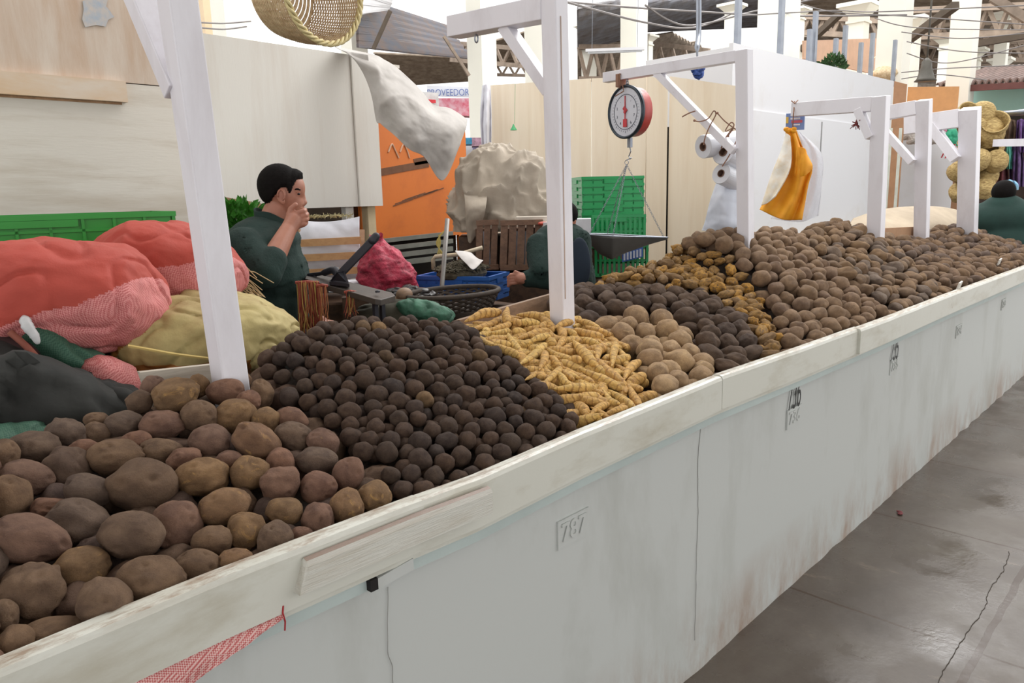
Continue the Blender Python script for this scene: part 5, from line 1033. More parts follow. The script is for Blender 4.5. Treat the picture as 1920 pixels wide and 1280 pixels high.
for (dx_, dz_, hw, hh, col) in ((.0, .02, .03, .006, (226, 226, 232)), (.01, .0, .034, .008, (206, 96, 110)), (-.05, .012, .008, .02, (226, 190, 90)), (.01, -.02, .02, .004, (230, 230, 236))):
    b = MB(); b.box(p-img_r(1491)[1]*.004+img_r(1491)[0]*dx_+SZ*dz_, (hw, .001, hh), img_r(1491)[0], img_r(1491)[1], SZ); w_ = b.build('print_block', simple('card%d' % int(dx_*1000+dz_*99), col, .6), None); w_.data.transform(Matrix.Translation(w_.location-o.location)); w_.location = (0, 0, 0); w_.parent = o
b = MB(); b.tube([at(1490, 190, d=DX-.01), at(1488, 212, d=DX-.06), at(1486, 244, d=DX-.03)], .004, 6); b.tube([at(1496, 188, d=DX-.02), at(1490, 194, d=DX-.05), at(1484, 189, d=DX-.02)], .004, 6); tag(b.build('twine', M_twine), 'brown twine tying the yellow bag to the post arm', 'twine')
# little things hung on the structures
def tuft(name, px, py, d, s, col, lab, cat='string'):
    b = MB(); c = at(px, py, d=d)
    for k in range(26): u = Vector((R.gauss(0, .5), R.gauss(0, .5), R.gauss(-.2, .8)))*s; b.tube([c, c+u*.6+Vector((R.gauss(0, s*.2), 0, 0)), c+u], s*.09, 5)
    b.ell(c, (s*.45, s*.35, s*.6)); return tag(b.build(name, simple(name+'_%d' % px, col, .7, .2, 30)), lab, cat)
d4 = (P4.location-CAM).length-.1
tuft('red_net_scrap', 1606, 231, d4, .028, (136, 60, 62), 'dull red scrap of net tied to the brace of the fourth white post')
tuft('green_net_bundle', 1784, 256, 7.6, .06, (40, 150, 110), 'green net bundle hanging from the far post arm'); tuft('red_net_bundle', 1780, 274, 7.6, .06, (190, 44, 60), 'red net bundle hanging below the green one')
o = pillow(at(1783, 258, d=7.6), (1, 0, 0), (0, 1, 0), (0, 0, 1), .05, .05, .09, 2, 2, .01, 12, 3).build('green_pouch', simple('green_pouch', (36, 150, 112), .6), None, smooth=True); tag(o, 'green cloth pouch hung on the pink string of the far post', 'bag')
b = MB(); b.tube([at(1764, 222, d=7.6), at(1766, 240, d=7.6), at(1782, 250, d=7.6)], .008, 6); tag(b.build('pink_string', simple('pink', (220, 130, 160), .7)), 'pink string looped round the far post arm', 'string')
o = pillow(at(1309, 133, d=6.0), (1, -.5, 0), (0, 1, 0), (0, 0, 1), .055, .04, .055, 1.8, 1.8, .02, 18, 3).build('blue_bag', simple('blue_bag', (52, 84, 160), .5, .2, 20), None, smooth=True); tag(o, 'small blue plastic bag tied under the scale arm against the white wall', 'bag')
b = MB(); b.tube(spline([at(1310, -40, d=6.2), at(1310, 60, d=6.1), at(1307, 92, d=6.0), at(1309, 126, d=6.0)], 14), [.02]*10+[.008]*5, 8); tag(b.build('hanging_pole', M_metal, smooth=True), 'thin pale metal pole coming down to the blue bag', 'pole')
b = MB(); b.tube([at(966, 158, d=6.7), at(965, 232, d=6.7)], .002, 4); b.lathe([(.03, 0), (.012, .03), (.004, .05)], at(963, 244, d=6.7)); tag(b.build('pull_cord', simple('green_cord', (60, 160, 100), .5)), 'green bell-shaped pull hanging on a cord before the beige plywood', 'cord')
# wicker basket on the partition top
M_wick = simple('pale_wicker', (226, 204, 168), .6, .2, 40, col2=(188, 158, 120)); M_wrim = simple('wicker_rim', (226, 210, 156), .6, .15, 40)
def wicker():
    Rr, Aw = img_r(575); face_c = at(606, -24, d=3.95); axd = (Rr*-.66+Aw*.70+Vector((0, 0, .06))).normalized(); depth = .27; Rm = .245
    c = face_c; u = SZ-axd*SZ.dot(axd); u.normalize(); w_ = axd.cross(u)
    b = MB(); nst = 44
    for k in range(40):
        t = k/39; r = Rm*(1-.2*t**2); 
        b.tube([c+axd*(depth*t)+(u*math.cos(a)+w_*math.sin(a))*(r+.0035*math.cos(a*nst/2+k*PI)) for a in [i*2*PI/(nst*2) for i in range(nst*2)]], .0036, 4, closed=True)
    for i in range(nst):
        a = i*2*PI/nst; b.tube([c+axd*(depth*t)+(u*math.cos(a)+w_*math.sin(a))*(Rm*(1-.2*t*t)) for t in (0, .33, .66, 1)], .003, 4)
    for k in range(16):
        r = Rm*.8*(1-k/16); b.tube([c+axd*(depth+.002*math.cos(k*PI))+(u*math.cos(a)+w_*math.sin(a))*r for a in [i*2*PI/40 for i in range(40)]], .0055, 4, closed=True)
    o = b.build('wicker_basket', M_wick, None, smooth=True)
    b = MB()
    for s in range(3): b.tube([c-axd*.004+(u*math.cos(a)+w_*math.sin(a))*(Rm+.009*math.cos(a*14+s*2.1))+axd*(.009*math.sin(a*14+s*2.1)) for a in [i*2*PI/180 for i in range(180)]], .0075, 5, closed=True)
    r_ = b.build('braided_rim', M_wrim, None, smooth=True); r_.data.transform(Matrix.Translation(r_.location-o.location)); r_.location = (0, 0, 0); r_.parent = o; r_['label'] = 'braided pale rim'
    return tag(o, 'round pale wicker basket lying on its side on top of the whitewashed partition', 'basket')
wicker()
# greens behind the man
t = at(452, 430, d=4.0); leaves('leafy_greens', t, (.17, .12, .14), 900, .05, M_leaf, 'big bunch of fresh green leaves behind the man', 'greens')
b = MB(); p = at(452, 470, d=4.05); b.lathe([(.13, -.12), (.17, 0), (.18, .02)], p); tag(b.build('greens_basket', M_wick, smooth=True), 'wicker basket holding the fresh green leaves behind the man', 'basket')
b = MB(); b.bb(p.x-.2, p.x+.2, p.y-.2, p.y+.2, 0, p.z-.12); tag(b.build('crate_stand', M_darkwood), 'dark table under the basket of fresh greens', 'table')
b = MB(); b.bar(at(405, 372, d=4.3), at(488, 386, d=4.3), .02, .03); l_ = at(410, 374, d=4.31); b.bb(l_.x-.02, l_.x+.02, l_.y-.02, l_.y+.02, 0, l_.z); tag(b.build('tan_lath', M_slat), 'tan wooden lath edge showing above the green leaves', 'lath')

# ================================================================= people
M_skin = simple('brown_skin', (172, 118, 96), .5, .06, 12, bmp=.1, bs=200, col2=(150, 98, 80)); M_hair = simple('black_hair', (20, 17, 16), .85, .2, 60, bmp=.5, bs=160, bd=.003, spec=.12)
M_fleece = simple('dark_green_fleece', (28, 50, 45), .95, .15, 10, bmp=.5, bs=120); M_trou = simple('dark_trousers', (34, 36, 42), .9, .1)
def man():
    D = 3.25; Rr, Aw = img_r(530); F = (Rr*.97-Aw*.1).normalized(); S = Vector((-F.y, F.x, 0))*1  # facing right in the photo; S away from the camera
    if S.dot(Aw) < 0: S = -S
    foot = at(520, 600, d=D); t = thing('person', (foot.x, foot.y, 0), 'man in a dark green fleece jacket facing right, one hand raised to his chin', 'person')
    q = lambda px, py, dd=0: at(px, py, d=D)+Aw*dd
    hc = q(529, 356); k = D/F_PX*1.02
    rotF = Matrix((F, S, SZ)).transposed()
    def E(b, px, py, rx_, ry_, rz_, dd=0, tilt=0):
        b.ell(q(px, py, dd), (rx_*k, ry_*k, rz_*k), rotF@Matrix.Rotation(tilt, 3, 'Y'), 24, 16)
    b = MB()
    E(b, 524, 352, 32.5, 28.5, 33); E(b, 533, 362, 31, 27, 35); E(b, 545, 378, 22, 22, 26); E(b, 550, 352, 20, 24, 26); E(b, 553, 392, 14, 16, 14)    # skull, face, jaw, brow, chin
    E(b, 565, 358, 4, 18, 5); E(b, 566, 368, 6, 5, 13, 0, -.22); E(b, 571, 379, 5, 6, 5); E(b, 568, 383, 5, 9, 3)              # brow ridge, nose bridge, tip, nostrils
    E(b, 563, 390, 7, 11, 3.4); E(b, 561, 397, 6, 10, 3.4); E(b, 560, 404, 8, 10, 6)                                        # lips, chin boss
    E(b, 553, 372, 12, 22, 9, 0); 
    b.cone(q(522, 385), 21*k, q(508, 425), 25*k); b.cone(q(538, 395), 14*k, q(526, 425), 20*k)
    head = blob('head', b, M_skin, t, .0045, 5)
    for s in (-1, 1):
        b = MB(); e = q(531, 366)+S*(s*30*k); b.ell(e, (8*k, 3*k, 13*k), rotF@Matrix.Rotation(.2, 3, 'Y')); b.ell(e-SZ*(10*k)+F*(1*k), (4.5*k, 3*k, 6*k), rotF)
        ear = blob('ear', b, M_skin, head, .003, 2)
        b = MB(); b.tube([e+S*(s*3*k)+F*(5.5*k*math.cos(a))+SZ*(9*k*math.sin(a)) for a in [i*PI/6-1.2 for i in range(10)]], 1.6*k, 6); b.build('ear_fold', M_skin, ear, smooth=True)
    from mathutils.bvhtree import BVHTree
    off = t.location; bv = BVHTree.FromPolygons([v.co+off for v in head.data.vertices], [tuple(p.vertices) for p in head.data.polygons])
    def on(px, py, s):
        h = bv.ray_cast(q(px, py)+S*(s*80*k), S*-s); return h[0] if h[0] else q(px, py)+S*(s*14*k)
    for s in (-1, 1):
        b = MB(); c_ = on(561, 363.5, s); b.ell(c_-S*(s*1.2*k), (3.4*k, 2.4*k, 1.9*k), rotF); b.build('eye', simple('eye_dark', (40, 30, 28), .2), head, smooth=True)
        b = MB(); b.tube([on(558+i*1.6, 361.2-(.9 if i == 2 else 0), s) for i in range(5)], .8*k, 5); b.build('eyelid', M_skin, head, smooth=True)
        b = MB(); b.tube([on(555+i*2.1, 356-(1.2 if 0 < i < 4 else 0), s) for i in range(6)], [.9*k, 1.5*k, 1.7*k, 1.6*k, 1.3*k, .8*k], 6); b.build('eyebrow', M_hair, head, smooth=True)
    b = MB(); b.tube([q(568, 394)+S*(-6*k), q(569.5, 394), q(568, 394)+S*(6*k)], 1.1*k, 6); b.build('mouth', simple('mouth_dark', (80, 36, 34), .5), head, smooth=True)
    # hair: the scalp above the hairline, thickened outwards
    hl_f = [-60, -34, -18, -12, -5, 2, 9, 13, 16, 22, 27, 40]; hl_z = [-25, -24, -20, -12, -4, 3, 4, -6, -6, 8, 17, 19]
    bm = bmesh.new(); bm.from_mesh(head.data); dl = bm.verts.layers.float.new('d')
    for v in bm.verts:
        l = v.co+off-hc; f = l.dot(F)/k; z_ = l.dot(SZ)/k; v[dl] = z_-interp(f, hl_f, hl_z)+1.2*noise.noise(v.co*90)
    bmesh.ops.delete(bm, geom=[v for v in bm.verts if v[dl] < -1.5], context='VERTS'); bm.normal_update()
    for v in bm.verts:
        d_ = v[dl]; l = v.co+off-hc; top = max(0, l.dot(SZ)/k)/30; v.co += v.normal*k*(min(1, max(0, (d_+1.5)/7))*(4.6+3.4*top)-.4+.5*noise.noise(v.co*220)*(d_ > 2))
    hm = bpy.data.meshes.new('hair'); bm.to_mesh(hm); bm.free(); hm.materials.clear(); hm.materials.append(M_hair)
    for p_ in hm.polygons: p_.use_smooth = True
    ho = bpy.data.objects.new('hair', hm); C.objects.link(ho); ho.parent = head
    # jacket
    b = MB()
    b.cone(q(508, 425), 30*k, q(500, 455), 58*k); b.ell(q(492, 470), (66*k, 88*k, 60*k), rotF); b.ell(q(500, 520), (74*k, 86*k, 80*k), rotF); b.ell(q(503, 590), (76*k, 84*k, 80*k), rotF); b.ell(q(503, 660), (74*k, 82*k, 70*k), rotF)
    b.ell(q(510, 448), (50*k, 92*k, 26*k), rotF)
    sh = q(462, 462, -.16); el = q(498, 500, -.27); ws = q(530, 456, -.22)
    b.cone(sh, 36*k, el, 29*k); b.cone(el, 29*k, el.lerp(ws, .45), 24*k)
    sh2 = q(520, 460, .17); el2 = q(540, 560, .2); b.cone(sh2, 34*k, el2, 27*k); b.cone(el2, 27*k, q(575, 600, .12), 22*k)
    jk = blob('jacket', b, M_fleece, t, .008, 6, lambda w, n: w+n*(.007*noise.fractal(w*14, 1, 2, 3)))
    b = MB()
    def collar(u, v):
        a = 2*PI*u; base_ = q(515, 418)+SZ*(v*.05-.012)-F*(.012*v-0); r = (31-5*v)*k
        return base_+F*(r*math.cos(a)*1.0)+S*(r*math.sin(a)*1.05)+SZ*(-.022*math.cos(a)+.006*math.sin(a*3))
    b.grid(collar, 40, 8, cu=True); b.build('collar', M_fleece, jk, smooth=True, thick=.008)
    # bare forearm and hand at the chin
    b = MB(); a0 = el.lerp(ws, .35); wr = q(540, 428, -.16); b.cone(a0, 20*k, wr, 13.5*k)
    pc = q(551, 412, -.13); b.cone(wr, 13*k, pc, 15*k); b.ell(pc, (15*k, 9*k, 17*k), rotF@Matrix.Rotation(.3, 3, 'Y'))
    for i, (dx, dz, L) in enumerate(((10, 12, 1.0), (13, 5, 1.1), (14, -2, 1.05), (13, -9, .85))):
        k0 = pc+F*(dx*.5*k)+SZ*(dz*k)-Aw*(2*k); k1 = k0+F*(11*k*L)+SZ*(3*k)-Aw*(2*k); k2 = k1+F*(3*k)+Aw*(9*k*L)+SZ*(2*k); k3 = k2-F*(6*k)+Aw*(7*k)+SZ*(1*k)
        b.cone(k0, 5*k, k1, 4.4*k); b.cone(k1, 4.4*k, k2, 4*k); b.cone(k2, 4*k, k3, 3.5*k)
    th0 = pc+SZ*(6*k)-F*(8*k); th1 = th0+SZ*(13*k)+F*(4*k); th2 = th1+SZ*(7*k)+F*(8*k); b.cone(th0, 6*k, th1, 5*k); b.cone(th1, 5*k, th2, 4.2*k)
    blob('forearm_and_hand', b, M_skin, t, .0032, 3)
    b = MB(); h2 = q(585, 612, .1); b.cone(q(575, 600, .12), 14*k, h2, 13*k); b.ell(h2+F*(14*k), (16*k, 10*k, 14*k), rotF)
    for i in range(4):
        k0 = h2+F*(24*k)+S*((i-1.5)*7*k); k1 = k0+F*(14*k)-SZ*(3*k); k2 = k1+F*(6*k)-SZ*(9*k); b.cone(k0, 4.6*k, k1, 4.2*k); b.cone(k1, 4.2*k, k2, 3.8*k)
    b.cone(h2+F*(6*k)-S*(12*k), 5*k, h2+F*(20*k)-S*(19*k), 4*k); blob('left_hand', b, M_skin, t, .0035, 3)
    b = MB()
    for s in (-1, 1): b.cone(Vector((foot.x, foot.y, .85))+S*(s*.09), .1, Vector((foot.x, foot.y, .45))+S*(s*.1), .075); b.cone(Vector((foot.x, foot.y, .45))+S*(s*.1), .075, Vector((foot.x, foot.y, .06))+S*(s*.1), .05)
    b.ell((foot.x, foot.y, .9), (.15, .15, .12)); blob('trousers', b, M_trou, t, .015, 3)
    for s in (-1, 1): b = MB(); b.ell(Vector((foot.x, foot.y, .04))+S*(s*.1)+F*.05, (.13, .05, .04), rotF); b.build('shoe', M_black, t, smooth=True)
man()
def second():
    D = 3.85; Rr, Aw = img_r(1050); S = Aw; F = -Rr; k = D/F_PX; rotF = Matrix((Rr, Aw, SZ)).transposed()
    f = at(1060, 600, d=D); t = thing('person', (f.x, f.y, 0), 'person in a dark green jacket bending down behind the thick white post', 'person')
    q = lambda px, py, dd=0: at(px, py, d=D)+Aw*dd
    b = MB(); b.ell(q(1045, 480), (58*k, 60*k, 62*k), rotF); b.ell(q(1062, 460), (44*k, 55*k, 42*k), rotF); b.ell(q(1075, 530), (42*k, 55*k, 70*k), rotF); b.cone(q(1086, 450, -.05), 22*k, q(1090, 520, -.12), 20*k); b.cone(q(1012, 458, -.08), 24*k, q(1015, 500, -.2), 19*k); b.cone(q(1050, 520, -.12), 21*k, q(993, 514, -.2), 15*k); b.ell(q(1080, 600), (40*k, 55*k, 60*k), rotF)
    jk = blob('jacket', b, M_fleece, t, .008, 6, lambda w, n: w+n*(.01*noise.fractal(w*12, 1, 2, 3)))
    b = MB(); b.ell(q(1085, 490, -.17), (20*k, 8*k, 48*k), rotF); o = b.build('vest_panel', simple('navy_cloth', (30, 42, 56), .9), jk, smooth=True); o['label'] = 'navy blue sleeve panel'
    b = MB(); b.ell(q(1058, 408), (22*k, 24*k, 27*k), rotF); b.cone(q(1060, 420), 14*k, q(1060, 440), 17*k); b.ell(q(1040, 414), (8*k, 10*k, 14*k), rotF); b.ell(q(1035, 414), (5*k, 5*k, 6*k), rotF); hd = blob('head', b, M_skin, t, .006, 4)
    b = MB(); b.ell(q(1060, 401), (24*k, 26*k, 24*k), rotF); blob('hair', b, M_hair, hd, .006, 2)
    b = MB(); b.ell(q(1076, 414, -.02), (4*k, 4*k, 8*k), rotF); b.build('ear', M_skin, hd, smooth=True)
    b = MB(); wr = q(994, 514, -.2); pc = q(980, 513, -.22); b.cone(wr, 10*k, pc, 10*k); b.ell(pc, (12*k, 7*k, 11*k), rotF)
    for i in range(4):
        k0 = pc-Rr*(8*k)+SZ*((i-1.5)*-5*k); k1 = k0-Rr*(9*k)-SZ*(1*k); k2 = k1-Rr*(5*k)-SZ*(5*k)+Aw*(3*k); b.cone(k0, 3.5*k, k1, 3.2*k); b.cone(k1, 3.2*k, k2, 2.8*k)
    b.cone(pc+SZ*(7*k), 3.8*k, pc+SZ*(12*k)-Rr*(9*k), 3*k); blob('hand', b, M_skin, t, .0032, 2)
    b = MB(); b.cone((f.x-.05, f.y, .9), .11, (f.x-.05, f.y, .05), .06); b.cone((f.x+.1, f.y+.05, .9), .11, (f.x+.1, f.y+.1, .05), .06); blob('trousers', b, M_trou, t, .015, 2)
second()
def third():
    D = 8.2; Rr, Aw = img_r(1890); k = D/F_PX; rotF = Matrix((Rr, Aw, SZ)).transposed(); f = at(1890, 440, d=D)
    t = thing('person', (f.x, f.y, 0), 'dark-haired person in a dark green garment sitting at the right edge, seen from behind', 'person'); q = lambda px, py, dd=0: at(px, py, d=D)+Aw*dd
    b = MB(); b.ell(q(1888, 415), (60*k, 34*k, 34*k), rotF); b.ell(q(1882, 388), (30*k, 24*k, 20*k), rotF); b.cone(q(1845, 398), 16*k, q(1838, 440), 16*k); b.cone(q(1925, 398), 16*k, q(1935, 440), 16*k); b.ell(q(1888, 470), (56*k, 40*k, 50*k), rotF)
    blob('garment', b, simple('deep_green_garment', (22, 52, 46), .9, .15), t, .02, 5)
    b = MB(); b.ell(q(1882, 362), (15*k, 15*k, 18*k), rotF); b.cone(q(1882, 370), 8*k, q(1882, 385), 10*k); hd = blob('head', b, M_skin, t, .012, 2)
    b = MB(); b.ell(q(1882, 359, -.01), (17*k, 17*k, 18*k), rotF); b.ell(q(1882, 372, -.03), (13*k, 10*k, 12*k), rotF); blob('hair', b, M_hair, hd, .012, 2)
    b = MB(); b.box((f.x, f.y+.0, (q(1888, 480).z)/2), (.3, .25, q(1888, 480).z/2)); b.build('stool', M_darkwood, t)
third()
# ================================================================= beyond the counter: far stalls
M_can = simple('canvas', (178, 162, 140), .85, .12, 4, bmp=.3)
o = drape([[(1600, 410, 7.2), (1660, 392, 7.4), (1740, 387, 8), (1790, 393, 8.6), (1830, 408, 9), (1870, 424, 9.5), (1935, 428, 10)], [(1590, 430, 6.9), (1660, 425, 6.9), (1740, 420, 7.3), (1790, 420, 7.9), (1830, 428, 8.4), (1870, 440, 9), (1935, 440, 9.4)], [(1600, 470, 6.7), (1660, 470, 6.7), (1740, 470, 7.1), (1790, 465, 7.7), (1830, 465, 8.2), (1870, 470, 8.8), (1935, 470, 9.2)]], 30, 70, .04, 3, 6).build('canvas_cover', M_can, None, smooth=True, thick=.01); tag(o, 'greyish beige canvas cover bundled behind the farthest potato heaps', 'cover')
def pan_px(name, pts, d, mat, label, cat, th=.03, floor=False):
    P = [at(a, c, d=dd) for (a, c), dd in zip(pts, d if isinstance(d, (list, tuple)) else [d]*4)]
    e = (P[1]-P[0]); e.z = 0; n = Vector((-e.y, e.x, 0)).normalized()*th
    if n.dot(P[0]-CAM) < 0: n = -n
    if floor: P[3].z = 0; P[2].z = 0
    for i, j in ((3, 0), (2, 1)): P[i].x = P[j].x; P[i].y = P[j].y
    b = MB(); b.hexa([P[3], P[2], P[2]+n, P[3]+n, P[0], P[1], P[1]+n, P[0]+n]); return tag(b.build(name, mat), label, cat)
M_orb = simple('tan_orange_board', (218, 160, 106), .7, .06); M_brb = simple('brown_board2', (176, 132, 98), .7, .1); M_tealw = painted('teal_wall', (176, 222, 216), (150, 204, 198), .35, .7, 1.2)
pan_px('brown_board', [(1677, 152), (1701, 158), (1699, 400), (1670, 400)], 11.6, M_brb, 'narrow brown board at the end of the white stall wall', 'panel', floor=True)
pan_px('orange_panel', [(1700, 163), (1799, 162), (1797, 240), (1700, 240)], 13, M_orb, 'tan orange board above the far white stall', 'panel', floor=True)
pan_px('far_white_stall', [(1692, 240), (1798, 238), (1790, 400), (1688, 400)], [12, 12.4, 12.4, 12], M_lw, 'low white painted stall front beyond the narrow posts', 'stall', .05, True)
for px, lab in ((1671, 'pale green upright stud at the end of the white wall'), (1689, 'cream upright stud beside the brown board')):
    pan_px('door_stud', [(px-3, 240), (px+3, 240), (px+2, 400), (px-4, 400)], 10.6, simple('stud_pale', (206, 208, 196), .7), lab, 'stud', .06, True)
pan_px('teal_wall_panel', [(1798, 160), (1990, 156), (1990, 215), (1798, 215)], [15, 14, 14, 15], M_tealw, 'pale turquoise wall of the far stall at the right edge', 'wall', .1)
pan_px('dark_backdrop', [(1780, 215), (1990, 215), (1990, 440), (1780, 440)], [15.2, 14.3, 14.3, 15.2], simple('dim_interior', (74, 60, 54), .9, .3, 3), 'dark brown panel coloured as the dim interior behind the hanging clothes', 'wall', .1, True)  # flat panel, the dimness of the interior is put into its brown
b = MB(); A_ = at(1755, 160, d=14.2); B_ = at(1990, 146, d=13.2); dr = (B_-A_); n_ = Vector((-dr.y, dr.x, 0)).normalized()
def roofc(u, v): return A_+dr*u+n_*(v*1.2)+SZ*(v*.3+.03*math.sin(u*PI*36))
b.grid(roofc, 200, 4); tag(b.build('corrugated_roof', simple('brown_tin', (128, 106, 98), .6, .2), None, thick=.02), 'corrugated brown roof edge of the turquoise stall', 'roof')
b = MB(); b.bar(A_-SZ*.07, B_-SZ*.07, .05, .09); tag(b.build('eave_beam', simple('maroon_beam', (112, 70, 66), .7)), 'maroon beam under the corrugated roof edge', 'beam')
# pans under the far stacked goods, scrolls on stall top
M_hat = simple('straw_hat', (206, 180, 122), .8, .2, 26, col2=(132, 104, 60), stretch=(1, 1, 3), bmp=.6, bs=30, bd=.02)
hs = [(1760, 205, 10), (1812, 214, 14), (1842, 213, 17), (1830, 238, 14), (1866, 234, 16), (1852, 246, 20), (1815, 262, 13), (1848, 275, 23), (1830, 300, 15), (1868, 300, 15), (1822, 322, 15), (1838, 232, 12), (1855, 330, 12), (1815, 345, 14), (1846, 352, 14), (1818, 290, 12), (1806, 240, 9), (1800, 320, 14), (1797, 360, 13)]
for i, (px, py, r_) in enumerate(hs[1:]):
    c = at(px, py, d=11.2+R.uniform(-.2, .2)); r_ = r_*11.2/F_PX; ax_ = Vector((R.uniform(-.9, -.3), R.uniform(-.6, .3), R.uniform(-.3, .6))).normalized()*(1 if i % 3 else -1); b = MB()
    r_ *= 1.15; b.lathe([(r_*.05, r_*.7), (r_*.5, r_*.72), (r_*.8, r_*.6), (r_*.95, r_*.2), (r_*1.0, -r_*.4), (r_*1.06, -r_*.5), (r_*.95, -r_*.5), (r_*.85, r_*.15), (r_*.6, r_*.5), (.005, r_*.52)], c, ax_, 24)
    tag(b.build('straw_basket', M_hat, smooth=True, jit=.01), 'small round straw basket hanging in the cluster beside the farthest post', 'basket', 'straw baskets in the hanging cluster')
b = MB(); b.bar(at(1822, 195, d=11.45), Vector((at(1815, 440, d=11.45).x, at(1815, 440, d=11.45).y, 0)), .1, .1, (1, 0, 0)); tag(b.build('basket_pole', M_darkwood), 'dark pole carrying the cluster of straw baskets', 'pole')
def garment(px, py, w_, h_, col, lab, seed, d=11.6):
    z_ = d; o = fold([[(px-w_*.35, py, z_), (px, py-3, z_-.08), (px+w_*.35, py, z_)], [(px-w_*.5, py+h_*.4, z_), (px, py+h_*.4, z_-.15), (px+w_*.5, py+h_*.4, z_)], [(px-w_*.45, py+h_, z_), (px, py+h_, z_-.12), (px+w_*.5, py+h_, z_)]], 'hanging_garment', simple('cloth%d' % seed, col, .9, .35, 18), None, seed, .05, 6); tag(o, lab, 'garment')
garment(1892, 226, 34, 38, (96, 74, 56), 'brown knitted garment hanging under the turquoise wall', 1)
garment(1915, 226, 22, 60, (112, 78, 140), 'purple garment hanging at the right edge', 2)
garment(1872, 300, 36, 60, (128, 70, 78), 'maroon patterned garment below the straw baskets', 3)
garment(1906, 275, 26, 75, (98, 72, 120), 'long dark purple patterned shawl near the right edge', 4)
garment(1892, 272, 12, 45, (110, 206, 186), 'narrow mint green scarf between the maroon and purple clothes', 5)
garment(1892, 340, 34, 16, (140, 190, 220), 'small light blue cloth above the dark-haired person', 6, 9.5)
b = MB(); b.tube([at(1855, 216, d=11.5), at(1960, 205, d=11.2)], .03, 8); tag(b.build('clothes_rail', M_metal, smooth=True), 'metal rail carrying the hanging clothes at the right edge', 'rail')
tag(pillow(at(1912, 211, d=11.8), (1, 0, 0), (0, 1, 0), (0, 0, 1), .16, .3, .03, 3, 2, .03, 5, 2).build('folded_bundle', simple('bundle_mauve', (150, 126, 120), .9), None, smooth=True), 'mauve folded bundles on the shelf above the clothes rail', 'cloth')
b = MB(); 
for k in range(24): c = at(1730+R.uniform(-30, 28), 256+R.uniform(-12, 12), d=11.8); b.ell(c, (.08, .1, .05), Matrix.Rotation(R.uniform(0, 3), 3, 'X'), 8, 6)
tag(b.build('white_rags', simple('white_rag', (206, 200, 194), .9, .15, 10), smooth=False), 'pile of crumpled white rags on top of the far white stall', 'rags', None, 'stuff')
# wooden shelf crates between
pan_px('timber_stack', [(1790, 300), (1812, 292), (1812, 400), (1775, 400)], 11.9, M_brb, 'brown timber boxes stacked left of the farthest post', 'timber', .2, True)
# far shop sign
pan_px('sign_board', [(800, 160), (884, 163), (884, 183), (800, 180)], 16, simple('sign_white', (224, 226, 234), .5, .03, bmp=0), 'white shop sign with blue capital letters far behind the tarpaulin', 'sign')
SG = [o for o in C.objects if o.name == 'sign_board'][0]; p = at(852, 174, d=15.93); Rr, Aw = img_r(850)
txt('PROVEEDORA D', .19, simple('sign_blue', (104, 122, 178), .6), 'lettering', SG, p, Rr, SZ, .004, .78)
pan_px('goods_shelf', [(818, 184), (884, 184), (884, 218), (818, 214)], 16.2, simple('pink_goods', (206, 96, 116), .7, .6, 7, col2=(226, 196, 206)), 'shelf of pink and red packaged goods under the far sign', 'shelf', .4)
pan_px('white_kiosk', [(792, 172), (822, 174), (822, 200), (792, 200)], 14, simple('kiosk', (226, 226, 226), .6), 'small white framed kiosk window beside the sign', 'kiosk', .3, True)
pan_px('red_label', [(800, 186), (817, 187), (817, 193), (800, 193)], 13.9, simple('label_red', (226, 60, 70), .6), 'red label on the small white kiosk', 'label', .03)
for q, col, lab in (((868, 258, 886, 270), (60, 150, 190), 'turquoise packet stack on the far shelf'), ((884, 258, 905, 274), (190, 150, 170), 'pinkish goods on the far shelf'), ((886, 276, 908, 292), (130, 120, 150), 'violet goods on the far lower shelf')):
    pan_px('goods_box', [(q[0], q[1]), (q[2], q[1]), (q[2], q[3]), (q[0], q[3])], 9, simple('g%d' % q[1]+str(q[0]), col, .6, .3, 20), lab, 'box', .3)
pan_px('low_wall', [(868, 272), (925, 272), (925, 330), (868, 330)], 9.4, M_lw, 'pale low wall behind the far goods shelf', 'wall', .1, True)
o = fold([[(905, 160, 6.9), (912, 158, 6.85), (919, 160, 6.9)], [(901, 220, 6.9), (911, 220, 6.8), (921, 220, 6.9)], [(905, 290, 6.9), (913, 294, 6.82), (921, 285, 6.9)]], 'white_curtain', M_white, None, 3, .03, 4); tag(o, 'white cloth hanging at the left edge of the beige plywood', 'curtain')
# ================================================================= hall columns
M_col = simple('cream_column', (248, 246, 234), .7, .03, 1, bmp=.05); M_col2 = simple('peach_column', (238, 212, 176), .7, .05, 2, bmp=.05)
for px0, px1, d, mt, lab in ((384, 404, 11, M_col2, 'narrow peach column left of the wicker basket'), (410, 470, 9.5, M_col, 'broad cream column behind the wicker basket on its left'), (644, 686, 12, M_col, 'cream column right of the wicker basket'), (880, 927, 13.4, M_col, 'cream column left of the beige plywood'), (988, 1040, 12, M_col, 'cream column half hidden by the thick white post'), (1167, 1210, 15, M_col, 'cream column rising above the dial scale'), (1425, 1490, 9.7, M_col, 'broad cream column behind the white stall wall'), (1649, 1700, 12.6, M_col, 'cream column above the end of the white stall wall'), (1784, 1826, 14, M_col, 'rightmost broad cream column')):
    c = at((px0+px1)/2, 100, d=d); w_ = (px1-px0)*d/F_PX/2; Rr, Aw = img_r((px0+px1)/2); fx = math.cos(math.radians(0)); b = MB(); w2 = w_*.77; b.bb(c.x-w2, c.x+w2, c.y-w2, c.y+w2, 0, 9); tag(b.build('hall_column', mt), lab, 'column')
